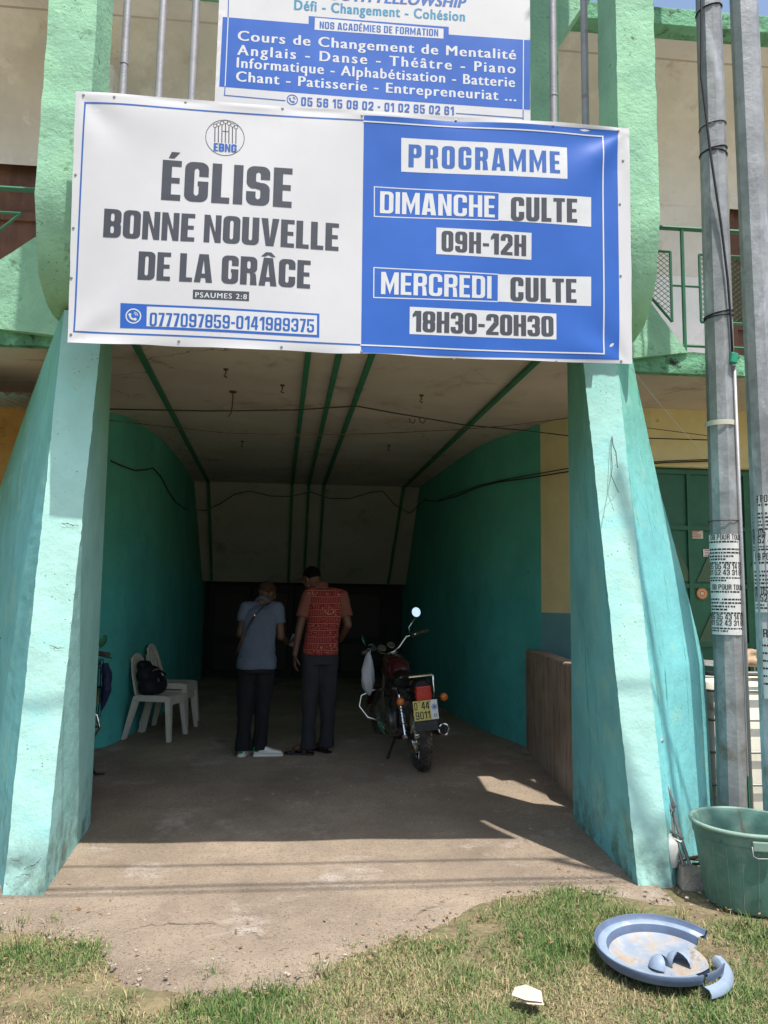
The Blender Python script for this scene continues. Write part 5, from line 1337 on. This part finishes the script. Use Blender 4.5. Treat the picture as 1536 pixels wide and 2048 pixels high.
    t = SX(); t.lathe([(0,-.09),(.05,-.08),(.08,-.03),(.088,.04),(.08,.055),(0,.06)], 24, Matrix.Translation((0,1.06,.88)) @ Matrix.Rotation(-PI/2, 4, 'X')); P(t, 'headlamp', 'black', smooth=40)
    for sx in (-1, 1):
        t = SX(); M4 = Matrix.Translation((.055*sx,.985,1.03)) @ Matrix.Rotation(R(42), 4, 'X'); t.lathe([(0,-.04),(.036,-.035),(.043,.0),(.043,.012),(.038,.014)], 22, M4); d_ = P(t, 'speedometer', 'black', smooth=40)
        t = SX(); t.lathe([(.037,.0135),(.044,.013),(.044,.017),(.038,.018)], 22, M4); P(t, 'dial_ring', 'chrome', d_, smooth=40)
        t = SX(); t.lathe([(0,.0155),(.037,.015)], 22, M4); P(t, 'dial', 'greyeng', d_)
    t = SX(); t.tube([(-.40,.78,1.09),(-.28,.82,1.09),(-.20,.88,1.085),(-.12,.93,1.0),(-.05,.95,.97),(.05,.95,.97),(.12,.93,1.0),(.20,.88,1.085),(.28,.82,1.09),(.40,.78,1.09)], .0115, 10); P(t, 'handlebar', 'chrome', smooth=True)
    for sx in (-1, 1):
        t = SX(); t.tube([(.28*sx,.82,1.09),(.41*sx,.775,1.09)], .017, 10); P(t, 'grip', 'rubber', smooth=40)
        t = SX(); t.rbox((.25*sx,.845,1.09), (.05,.05,.05)); t.tube([(.25*sx,.88,1.085),(.33*sx,.875,1.075),(.42*sx,.84,1.07)], .006, 6); P(t, 'brake_lever', 'black', smooth=40)
        t = SX(); e = Vector(((.37 if sx > 0 else .30)*sx, .87 if sx > 0 else .86, 1.275 if sx > 0 else 1.17)); b_ = Vector((.235*sx,.85,1.10))
        t.tube([b_, b_+Vector((0,0,.07 if sx > 0 else .03)), e+Vector((-.02*sx,0,-.04))], .005, 8); ms = P(t, 'mirror_stem', 'chrome', smooth=40)
        aim = Vector((-.10,-1,.12)).normalized() if sx > 0 else Vector((.75,-.55,.1)).normalized()
        M4 = Matrix.Translation(e+Vector((.015*sx,0,.02))) @ aim.to_track_quat('Z','Y').to_matrix().to_4x4()
        t = SX(); t.lathe([(0,-.022),(.03,-.018),(.052,-.004),(.053,.003),(.050,.004)], 26, M4); mh = P(t, 'mirror_shell', 'black' if sx > 0 else 'mirror_green', ms, smooth=40)
        t = SX(); t.lathe([(0,.0045),(.050,.0045)], 26, M4); P(t, 'mirror_glass', 'mirror', mh)
    return m0, SM
bike, SM = make_motorcycle('maroon motorcycle with a yellow number plate parked in the passage on its stand')
bike.location = (.985, 7.02, .095); bike.rotation_euler = (0, R(-5.5), R(6.5))
bpy.context.view_layer.update()
bike2 = copy_tree(bike); bike2['label'] = 'second motorcycle mostly hidden behind the left pillar with its rear end showing'
bike2.location = (-2.08, 7.16, .11); bike2.rotation_euler = (0, R(-2), R(184))
bpy.context.view_layer.update()
mb = MB()
for x in (-.09,-.03,.03,.09): mb.tube([(x,-.36,.90),(x,-.05,.90)], .007, 6)
mb.tube([(-.11,-.36,.90),(.11,-.36,.90)], .009, 8); mb.tube([(-.11,-.05,.90),(.11,-.05,.90)], .009, 8); mb.tube([(-.11,-.36,.90),(-.11,-.05,.90)], .009, 8); mb.tube([(.11,-.36,.90),(.11,-.05,.90)], .009, 8)
mb.tube([(-.10,-.30,.90),(-.09,-.15,.72)], .007, 6)
mb.build('luggage_rack', MT['chrome'], bike2, smooth=40)
mb = MB()
for k in range(5):
    x = -.12+.01*k; y = -.34+.07*k
    P_ = [Vector((x, y, .90)), Vector((x-.02, y+.02, .72)), Vector((x-.03+.01*k, y-.02, .52)), Vector((x-.02, y+.01, .38-.05*(k % 3)))]
    mb.loft([[p_+Vector((0,-.016,0)), p_+Vector((0,.016,0)), p_+Vector((.004,.016,0)), p_+Vector((.004,-.016,0))] for p_ in P_])
tag(link('strap_bundle', mb.mesh('strap_bundle'), MT['navy'], bike2), None)
mb = MB(); mb.tube([(-.16,-.22,.88),(-.19,-.20,.78),(-.20,-.16,.64),(-.18,-.18,.54),(-.17,-.17,.44)], [.03,.05,.045,.03,.008], 10); mb.tube([(-.15,-.30,.86),(-.17,-.31,.74),(-.165,-.30,.62),(-.17,-.29,.55)], [.02,.035,.03,.008], 10)
link('hanging_cloth', wrinkle(remeshed(mb, .010, 2), .012, (14,14,9)), MT['navy'], bike2, smooth=True)
for st_ in bike2.children:
    for q in st_.children:
        if q.name.startswith('indicator'): q.data = q.data.copy(); q.data.materials[0] = MT['silver_lens']

# thin plastic carrier bag on the left grip
gl = bike.matrix_world @ (SM @ Vector((-.33,.80,1.08)))
mb = MB(); rings = []
for z, w, d, ox in ((0,.012,.010,0),(-.04,.026,.02,0),(-.09,.038,.028,.0),(-.18,.055,.04,-.008),(-.27,.060,.045,-.005),(-.34,.050,.04,.0),(-.40,.02,.02,.01),(-.42,.004,.004,.015)):
    rings.append([(ox+w*math.cos(a)*(1+.22*math.sin(5*a+z*20)), d*math.sin(a)*(1+.2*math.sin(3*a+z*13)), z) for a in np.linspace(0, 2*PI, 29)[:-1]])
mb.loft(rings)
cb_ = mb.build('carrier_bag', MT['bagfilm'], smooth=True, loc=gl+Vector((0,-.02,.0)))
tag(cb_, 'thin whitish plastic carrier bag hanging from the left grip of the maroon motorcycle', 'bag')
mb = MB(); mb.tube([(.01,0,-.04),(.02,.02,.015),(0,.03,.03),(-.02,.02,.015),(-.01,0,-.04)], .004, 6); mb.build('handle', MT['bagfilm'], cb_, smooth=True)

# ================================================================== people
def rot_to(fwd, up=(0,0,1)):
    f = Vector(fwd).normalized(); r = f.cross(Vector(up)).normalized(); u = r.cross(f)
    return Matrix(((r.x,f.x,u.x),(r.y,f.y,u.y),(r.z,f.z,u.z)))
def hand(mb, wrist, d, palm_n, curl, thumb=1, sc=1.0):
    """palm + five fingers; d: direction wrist->fingers, palm_n: out of the palm; fingers curl toward palm_n"""
    d = Vector(d).normalized(); n = Vector(palm_n); n = (n-d*n.dot(d)).normalized(); s = d.cross(n).normalized()*thumb
    w = Vector(wrist)
    for k, o in enumerate((-.026,-.009,.009,.026)): mb.capsule(w+s*o*.7*sc+d*.01, w+s*o*1.1*sc+d*.085*sc, .0135*sc, .0115*sc, 8)
    for o, L in ((.029,.070),(.0095,.078),(-.0095,.073),(-.029,.056)):
        p = w+s*o*1.12*sc+d*.088*sc; a = 0; 
        for seg, (l, r0, r1) in enumerate(((.45,.0098,.009),(.30,.009,.0083),(.25,.0083,.0072))):
            a += curl*(.7, 1.0, .8)[seg]; dv = (d*math.cos(a)+n*math.sin(a)+s*o*.6).normalized(); q = p+dv*L*l*sc
            mb.capsule(p, q, r0*sc, r1*sc, 8); p = q
    p = w+s*.026*sc+d*.025*sc
    for l, r0, r1, v in ((.035,.014,.012,s*.75+d*.6+n*.25),(.03,.012,.0105,s*.4+d*.8+n*.4),(.025,.0105,.009,s*.1+d*.85+n*.5)):
        q = p+v.normalized()*l*sc; mb.capsule(p, q, r0*sc, r1*sc, 8); p = q
def head(mb, c, M, s=1.0):
    c = Vector(c); g = lambda *p: c+M @ (Vector(p)*s)
    mb.ball(g(0,-.012,.03), (.076*s,.095*s,.088*s), 14, M)
    mb.ball(g(0,.025,-.035), (.060*s,.072*s,.075*s), 12, M)
    mb.capsule(g(0,.055,-.085), g(0,.062,-.075), .028*s, .026*s)
    mb.capsule(g(-.045,.02,-.07), g(0,.06,-.085), .026*s, .022*s); mb.capsule(g(.045,.02,-.07), g(0,.06,-.085), .026*s, .022*s)
    mb.capsule(g(0,.088,.012), g(0,.108,-.022), .009*s, .015*s); mb.capsule(g(-.016,.098,-.026), g(.016,.098,-.026), .010*s, .010*s)
    mb.capsule(g(-.035,.078,.028), g(.035,.078,.028), .012*s, .012*s)
    mb.capsule(g(-.02,.088,-.052), g(.02,.088,-.052), .009*s, .009*s); mb.capsule(g(-.017,.087,-.063), g(.017,.087,-.063), .010*s, .010*s)
    for sx in (-1, 1):
        mb.ball(g(.076*sx,-.008,-.012), (.010*s,.021*s,.033*s), 8, M); mb.capsule(g(.032*sx,.08,-.005), g(.05*sx,.065,-.012), .014*s, .016*s)
def hair_cap(c, M, s, par):
    c = Vector(c); mb = MB()
    def f(a, b):
        th = -PI+2*PI*a; ph = PI/2*(1-b*1.32)
        # lower at the nape, higher at the brow
        lim = math.sin(ph)
        x, y, z = math.cos(ph)*math.sin(th), -math.cos(ph)*math.cos(th), math.sin(ph)
        if z < .25 and y > -.1: 
            k = min(1, (y+.1)/.6); z = z+(.25-z)*k
        return c+M @ (Vector((.0795*x, -.012+.0985*y, .032+.092*z))*s)
    mb.grid(f, 40, 20); return mb.build('hair', MT['hair'], par, smooth=True)
def eyes(c, M, s, par):
    for sx in (-1, 1):
        mb = MB(); mb.ball(Vector(c)+M @ (Vector((.032*sx,.080,.004))*s), (.012*s,.008*s,.007*s), 8, M); mb.build('eye', MT['white'], par, smooth=True)
def torso_rings(L, n=24):
    out = []
    for (c, a, b) in L:
        out.append([(c[0]+a*math.copysign(abs(math.cos(t))**.85, math.cos(t)), c[1]+b*math.copysign(abs(math.sin(t))**.85, math.sin(t)), c[2]) for t in np.linspace(0, 2*PI, n+1)[:-1]])
    return out
def shoe(par, heel, d, L, mats, name='shoe'):
    d = Vector((d[0], d[1], 0)).normalized(); s = Vector((d.y, -d.x, 0)); h = Vector(heel)
    def ring(t, w, z0, z1, n=14):
        c = h+d*L*t; P = []
        for k in range(n):
            a = 2*PI*k/n; cc, ss = math.cos(a), math.sin(a)
            P.append(c+s*w*math.copysign(abs(cc)**.7, cc)+Vector((0,0,(z0+z1)/2+(z1-z0)/2*math.copysign(abs(ss)**.8, ss))))
        return P
    mb = MB(); mb.loft([ring(t, w, .0, .028) for t, w in ((-.02,.022),(.0,.034),(.12,.040),(.35,.037),(.6,.045),(.82,.048),(.95,.038),(1.0,.018))]); so_ = mb.build(name, MT[mats[0]], par, smooth=50)
    mb = MB(); mb.loft([ring(t, w, .024, z) for t, w, z in ((.0,.026,.085),(.06,.034,.10),(.2,.037,.105),(.36,.036,.10),(.5,.039,.082),(.68,.043,.066),(.85,.042,.056),(.96,.030,.045))]); mb.build('upper', MT[mats[0]], so_, smooth=True)
    mb = MB(); mb.loft([ring(t, w, .035, z) for t, w, z in ((-.012,.022,.09),(.02,.033,.108),(.10,.0395,.110)  ,(.16,.0392,.095))]); mb.build('heel_tab', MT[mats[1]], so_, smooth=True)
    mb = MB()
    for t, z in ((.42,.098),(.49,.088),(.56,.081)): c = h+d*L*t; mb.tube([c-s*.025+Vector((0,0,z-.012)), c+Vector((0,0,z)), c+s*.025+Vector((0,0,z-.012))], .004, 5)
    mb.build('lace', MT[mats[0]], so_)
def sandal(par, heel, d, L):
    d = Vector((d[0], d[1], 0)).normalized(); s = Vector((d.y, -d.x, 0)); h = Vector(heel); mb = MB()
    prof = ((0,.022),(.03,.033),(.2,.036),(.4,.033),(.65,.045),(.85,.046),(1.0,.028))
    pl = [h+d*L*t+s*w for t, w in prof]+[h+d*L*t-s*w for t, w in prof[::-1]]
    mb._add([p+Vector((0,0,.002)) for p in pl]+[p+Vector((0,0,.02)) for p in pl], [tuple(range(len(pl)))[::-1], tuple(range(len(pl), 2*len(pl)))]+[(i, (i+1) % len(pl), (i+1) % len(pl)+len(pl), i+len(pl)) for i in range(len(pl))])
    so_ = mb.build('sandal', MT['sandal'], par)
    mb = MB()
    for t, z, w in ((.30,.092,.045),(.66,.065,.052),(.80,.052,.050)):
        c = h+d*L*t; P_ = [c+s*w*math.cos(a)+Vector((0,0,.018+(z-.018)*math.sin(a))) for a in np.linspace(0, PI, 9)]
        mb.loft([[p-d*.016, p+d*.016, p+d*.016+Vector((0,0,.005)), p-d*.016+Vector((0,0,.005))] for p in P_])
    mb.tube([h+d*L*.30+s*.04+Vector((0,0,.06)), h+d*L*.02+s*.03+Vector((0,0,.065)), h-d*.012+Vector((0,0,.068)), h+d*L*.02-s*.03+Vector((0,0,.065)), h+d*L*.30-s*.04+Vector((0,0,.06))], .008, 6)
    mb.build('sandal_strap', MT['sandal'], so_, smooth=40)
def foot(mb, ankle, heel, d, L):
    d = Vector((d[0], d[1], 0)).normalized(); h = Vector(heel); s = Vector((d.y, -d.x, 0))
    mb.capsule(Vector(ankle), h+d*.05+Vector((0,0,.055)), .036, .034); mb.capsule(h+d*.035+Vector((0,0,.045)), h+d*L*.62+Vector((0,0,.040)), .028, .024)
    mb.capsule(h+d*L*.35+Vector((0,0,.06)), h+d*L*.7+Vector((0,0,.036)), .030, .022)
    for k, (o, l) in enumerate(((-.028,.93),(-.013,.94),(.002,.91),(.016,.87),(.029,.82))): mb.capsule(h+d*L*.62+s*o*.9+Vector((0,0,.034)), h+d*L*l+s*o+Vector((0,0,.029)), .013, .010 if k else .012, 8)

def build_person(root, J, hd, hM, hs, shirtR, sleeve_end, shirt_m, sleeve_m, collar_m, trouser_m, legw, hands, feet, bare_feet, hair_m='hair'):
    """J: joints; the body itself is one continuous skin, clothes are children"""
    b = MB(); V = Vector
    b.loft(torso_rings([((c[0], c[1], c[2]), a*.86, d*.84) for c, a, d in shirtR]))
    b.capsule(J['neck'], V(hd)+hM @ V((0,-.01,-.06)), .060, .052); head(b, hd, hM, hs)
    for k in 'LR':
        b.capsule(J['sh'+k], J['el'+k], .050, .040); b.capsule(J['el'+k], J['wr'+k], .040, .027)
        b.capsule(J['hip'+k], J['kn'+k], .075, .052); b.capsule(J['kn'+k], J['an'+k], .052, .034)
    b.capsule(V(J['neck'])+V((0,0,-.05)), V(J['sh'+k])+V((0,0,-.01)), .035, .045)
    for h_ in hands: hand(b, *h_)
    for f_ in feet: foot(b, *f_)
    body = link('body', remeshed(b, .0065, 3), MT['skin'], root, smooth=True)
    hair_cap(hd, hM, hs, root).data.materials[0] = MT[hair_m]; eyes(hd, hM, hs, root)
    t = MB(); t.loft(torso_rings(shirtR)); 
    for k in 'LR': t.capsule(V(J['neck'])+V((0,0,-.03)), J['sh'+k], .06, .068)
    same = sleeve_m == shirt_m
    slv = []
    for k in 'LR':
        e = V(J['sh'+k]).lerp(V(J['el'+k]), sleeve_end); tt = t if same else MB()
        tt.tube([V(J['sh'+k])+ (V(J['sh'+k])-V(J['el'+k])).normalized()*.055, J['sh'+k], V(J['sh'+k]).lerp(e, .5), e], [.035,.068,.070,.066], 16)
        if not same: slv.append(tt)
    link('shirt', wrinkle(remeshed(t, .009, 3), .012, (6, 6, 9), 3), MT[shirt_m], root, smooth=True)
    for tt in slv: link('sleeve', wrinkle(remeshed(tt, .008, 2), .007, (9, 9, 9), 4), MT[sleeve_m], root, smooth=True)
    c = V(J['neck']); mb = MB(); up = (V(hd)-c).normalized(); M = up.to_track_quat('Z','Y').to_matrix().to_4x4(); M.translation = c
    mb.lathe([(.060,-.01),(.074,-.008),(.071,.018),(.064,.034),(.060,.030),(.060,.0)], 28, M, R(-140), R(220)); mb.build('collar', MT[collar_m], root, smooth=40)
    t = MB(); hc = shirtR[0][0]; 
    t.loft(torso_rings([((hc[0], hc[1], J['hipL'][2]-.09), shirtR[0][1]*.86, shirtR[0][2]*.9), ((hc[0], hc[1], J['hipL'][2]+.1), shirtR[0][1]*.90, shirtR[0][2]*.92), ((hc[0], hc[1], shirtR[0][0][2]+.06), shirtR[0][1]*.86, shirtR[0][2]*.85)]))
    for k in 'LR':
        h_, n_, a_ = V(J['hip'+k]), V(J['kn'+k]), V(J['an'+k])
        t.tube([h_+V((0,0,.06)), h_+V((0,0,-.02)), h_.lerp(n_, .5), n_, n_.lerp(a_, .5), a_+V((0,-.005,.03)), a_+V((0,-.01,-.035))], [legw*.9, legw*1.02, legw*.95, legw*.80, legw*.76, legw*.74, legw*.78], 18)
    link('trousers', wrinkle(remeshed(t, .009, 3), .013, (7, 7, 5), 5), MT[trouser_m], root, smooth=True)
    return body

P1 = empty('person', (-.53, 7.46, fz(7.46)+.008)); tag(P1, 'bending person in a grey blue polo shirt, black trousers and white sneakers', 'person', )
J1 = dict(neck=(.02,.145,1.415), shL=(-.115,.085,1.365), shR=(.175,.085,1.365), elL=(-.165,.04,1.12), elR=(.215,.06,1.10), wrL=(.02,.27,1.10), wrR=(.27,.30,1.03),
          hipL=(-.085,.01,.86), hipR=(.085,.01,.86), knL=(-.095,.03,.47), knR=(.065,.02,.47), anL=(-.10,.0,.09), anR=(.055,-.005,.09))
S1r = [((0,.0,.80),.185,.125), ((0,.0,.90),.18,.125), ((.0,.01,1.03),.165,.115), ((.01,.035,1.15),.165,.115), ((.02,.065,1.28),.172,.115), ((.03,.095,1.36),.155,.10), ((.025,.125,1.40),.09,.075)]
hM1 = rot_to((.62,.62,-.45))
build_person(P1, J1, (.06,.235,1.505), hM1, 1.0, S1r, .55, 'polo', 'polo', 'polo', 'trouser_black', .092,
    [((.02,.27,1.10),(.85,.45,.05),(0,.3,1),.55,-1), ((.27,.30,1.03),(.55,.8,.1),(-.4,.1,.9),.5,1)], [], False, 'stubble')
shoe(P1, (-.115,-.06,0), (.30,.95), .27, ('sneaker','heel_green')); shoe(P1, (.0,-.035,0), (.985,.10), .275, ('sneaker','heel_green'))
mb = MB()
pts = [(.105,.10,1.415),(.06,.0,1.405),(-.03,-.055,1.30),(-.11,-.09,1.15),(-.155,-.09,1.03),(-.18,-.05,.95)]
mb.loft([[Vector(p)+Vector((-.016,0,-.012)), Vector(p)+Vector((.016,0,.012)), Vector(p)+Vector((.016,-.006,.012)), Vector(p)+Vector((-.016,-.006,-.012))] for p in pts]); mb.build('bag_strap', MT['strap'], P1, smooth=60)
mb = MB(); mb.rbox((-.03,-.061,1.30), (.008,.004,.016)); mb.build('buckle', MT['chrome'], P1)
P2 = empty('person', (.05, 7.50, fz(7.5)+.008)); tag(P2, 'person in a red printed shirt with plain rust sleeves, dark trousers and sandals', 'person')
J2 = dict(neck=(.02,.06,1.56), shL=(-.105,.03,1.495), shR=(.205,.03,1.495), elL=(-.185,-.03,1.20), elR=(.275,-.01,1.215), wrL=(-.225,-.05,.935), wrR=(.205,.20,1.06),
          hipL=(-.065,.0,.93), hipR=(.095,.02,.93), knL=(-.075,-.01,.50), knR=(.095,.04,.51), anL=(-.075,-.005,.09), anR=(.095,.085,.09))
S2r = [((.015,.0,.935),.175,.12), ((.02,.0,1.03),.165,.115), ((.03,.0,1.15),.155,.11), ((.045,.01,1.28),.165,.115), ((.05,.02,1.40),.178,.12), ((.05,.03,1.50),.15,.10), ((.04,.04,1.56),.085,.07)]
hM2 = rot_to((-.62,.70,-.36))
build_person(P2, J2, (-.085,.12,1.655), hM2, 1.0, S2r, .72, 'shirt', 'salmon', 'salmon', 'trouser_grey', .094,
    [((-.225,-.05,.935),(-.02,-.02,-1),(.9,.25,0),.33,1), ((.205,.20,1.06),(-.75,.55,-.25),(-.3,.2,-1),.45,1)],
    [((-.075,-.005,.09),(-.03,-.012,.018),(-.97,.16),.265), ((.095,.085,.09),(.125,.05,.018),(-.75,.66),.265)], True)
sandal(P2, (-.022,-.014,0), (-.97,.16), .28); sandal(P2, (.135,.042,0), (-.75,.66), .28)
# phone
mb = MB(); ph = P1.location+Vector((.335,.385,1.045)); mb.rbox((0,0,0), (.075,.009,.13), Matrix.Rotation(R(20), 3, 'Y') @ Matrix.Rotation(R(25), 3, 'X'))
pho = mb.build('mobile_phone', MT['white'], loc=ph, bevel=.003); tag(pho, 'pale mobile phone held between the two men', 'phone')
mb = MB(); mb.rbox(Matrix.Rotation(R(20), 3, 'Y') @ Matrix.Rotation(R(25), 3, 'X') @ Vector((0,-.0055,0)), (.066,.0012,.115), Matrix.Rotation(R(20), 3, 'Y') @ Matrix.Rotation(R(25), 3, 'X'))
mb.build('screen', plain('screen', (.25,.33,.45), .15), pho)

# ================================================================== grass
def grass():
    N = 300000; N2 = 60000
    xs = np.concatenate([rng.uniform(-1.9, 2.9, N), rng.uniform(-5.5, 6.0, N2)]); ys = np.concatenate([rng.uniform(2.75, 4.7, N), rng.uniform(.3, 4.75, N2)])
    N += N2
    keep = []
    for i in range(N):
        x, y = xs[i], ys[i]
        e = edge_y(x)+.10*mnoise.noise(Vector((x*4, y*4, 0)))+.05*mnoise.noise(Vector((x*14, y*14, 2)))
        if y > e+.05: continue
        if x < -1.5 and y > 3.95 and mnoise.noise(Vector((x*3, y*3, 4))) < .1: continue
        den = .64+.95*mnoise.noise(Vector((x*1.9, y*1.9, 11)))+.35*mnoise.noise(Vector((x*6, y*6, 5)))
        den -= max(0, (y-e+.28)/.28)*.35
        if x > 1.75 and y > 3.45: den -= .45*min(1, (y-3.45)/.4)*(.5+.8*mnoise.noise(Vector((x*3, y*3, 9)))+.5)
        if (x-1.58)**2+(y-3.53)**2 < .24**2: den = .2
        if rng.random() < den: keep.append(i)
    tx, ty = [], []
    for _ in range(90):
        x = rng.uniform(-1.8, 2.7); y = min(edge_y(x)+rng.uniform(-.9, .10), 4.5)
        if (x-1.62)**2+(y-3.5)**2 < .34**2: continue
        for _ in range(int(rng.integers(25, 70))): tx.append(x+rng.normal(0, .022)); ty.append(y+rng.normal(0, .022))
    nb = len(keep); xs, ys = np.concatenate([xs[keep], tx]), np.concatenate([ys[keep], ty]); n = len(xs)
    tone = np.array([mnoise.noise(Vector((x*1.7, y*1.7, 21)))+.5*mnoise.noise(Vector((x*5, y*5, 3))) for x, y in zip(xs, ys)])
    V = np.zeros((n*5, 3)); F = []; mi = np.zeros(n*3, int)
    ang = rng.uniform(0, 2*PI, n); ln = rng.uniform(.016, .050, n)*(1+.6*np.clip(tone, -.5, 1)); lean = rng.uniform(.5, 2.3, n); wd = rng.uniform(.0009, .0022, n)
    ca, sa = np.cos(ang), np.sin(ang)
    ln[nb:] *= 1.9; lean[nb:] *= .65
    zg = np.array([.012*mnoise.noise(Vector((x*1.3, y*1.3, 0)))+.02*mnoise.noise(Vector((x*.5, y*.5, 3))) for x, y in zip(xs, ys)])-.018
    h1 = ln*.55*np.cos(lean*.5); d1 = ln*.55*np.sin(lean*.5); h2 = h1+ln*.45*np.cos(lean); d2 = d1+ln*.45*np.sin(lean)
    V[0::5] = np.stack([xs-sa*wd, ys+ca*wd, zg], 1); V[1::5] = np.stack([xs+sa*wd, ys-ca*wd, zg], 1)
    V[2::5] = np.stack([xs+ca*d1+sa*wd*.8, ys+sa*d1-ca*wd*.8, zg+h1], 1); V[3::5] = np.stack([xs+ca*d1-sa*wd*.8, ys+sa*d1+ca*wd*.8, zg+h1], 1)
    V[4::5] = np.stack([xs+ca*d2, ys+sa*d2, zg+h2], 1)
    rr = rng.random(n)
    kind = np.where(tone+rr*.9-.42 > .22, 0, np.where(tone*.8+rr*1.0-.5 > -.22, 1, 2))
    kind = np.where(rng.random(n) < .11, 2, kind)
    me = bpy.data.meshes.new('grass')
    b = np.arange(n)*5
    quads = np.stack([b, b+1, b+2, b+3], 1); tris = np.stack([b+3, b+2, b+4], 1)
    me.vertices.add(n*5); me.vertices.foreach_set('co', V.ravel())
    nl = n*7; me.loops.add(nl); lv = np.concatenate([quads, tris], 1).ravel(); me.loops.foreach_set('vertex_index', lv)
    me.polygons.add(n*2); st = np.stack([np.arange(n)*7, np.arange(n)*7+4], 1).ravel(); me.polygons.foreach_set('loop_start', st)
    for mm in ('g1','g2','g3'): me.materials.append(MT[mm])
    me.polygons.foreach_set('material_index', np.repeat(kind, 2).astype(np.int32))
    me.update(calc_edges=True); me.validate()
    o = bpy.data.objects.new('grass', me); COL.objects.link(o); tag(o, 'short patchy green and straw coloured grass in front of the entrance', 'grass', kind='stuff')
grass()
mb = MB()
for i in range(260):
    x = random.uniform(-2.0, 2.8); y = edge_y(x)+random.choice((random.gauss(-.05, .2), random.uniform(-1.2, .6)))
    if (x-1.62)**2+(y-3.5)**2 < .33**2: continue
    a = random.uniform(0, 6.3); l = random.uniform(.008, .022); w = l*random.uniform(.25, .5); c = Vector((x, y, .016+random.uniform(0, .01) if y < edge_y(x) else fz(y)+.014))
    t = Vector((math.cos(a), math.sin(a), random.uniform(-.25,.25))); n = Vector((-math.sin(a), math.cos(a), random.uniform(-.3,.3)))
    mb._add([c-t*l, c+n*w+Vector((0,0,.003)), c+t*l, c-n*w+Vector((0,0,.001))], [(0,1,2,3)])
tag(mb.build('leaf_litter', paint('dry_leaf', (.26,.17,.09), .9, .5, 30, 0, world=True)), 'small dry brown leaves scattered on grass and concrete', 'leaves', kind='stuff')
# gravel and crumbs on the apron
mb = MB()
for i in range(420):
    x = random.uniform(-2.3, 2.5); y = random.choice((random.gauss(edge_y(x)+.05, .12), random.uniform(3.6, 7.5)))
    if y < edge_y(x)-.1: continue
    r = random.uniform(.003, .009); c = Vector((x, y, fz(y)+.012))
    mb.rbox(c, (r*2, r*1.6, r), Matrix.Rotation(random.uniform(0, 3), 3, 'Z') @ Matrix.Rotation(random.uniform(-.4, .4), 3, 'X'))
tag(mb.build('gravel', MT['block']), 'loose crumbs and grit on the concrete apron', 'gravel', kind='stuff')
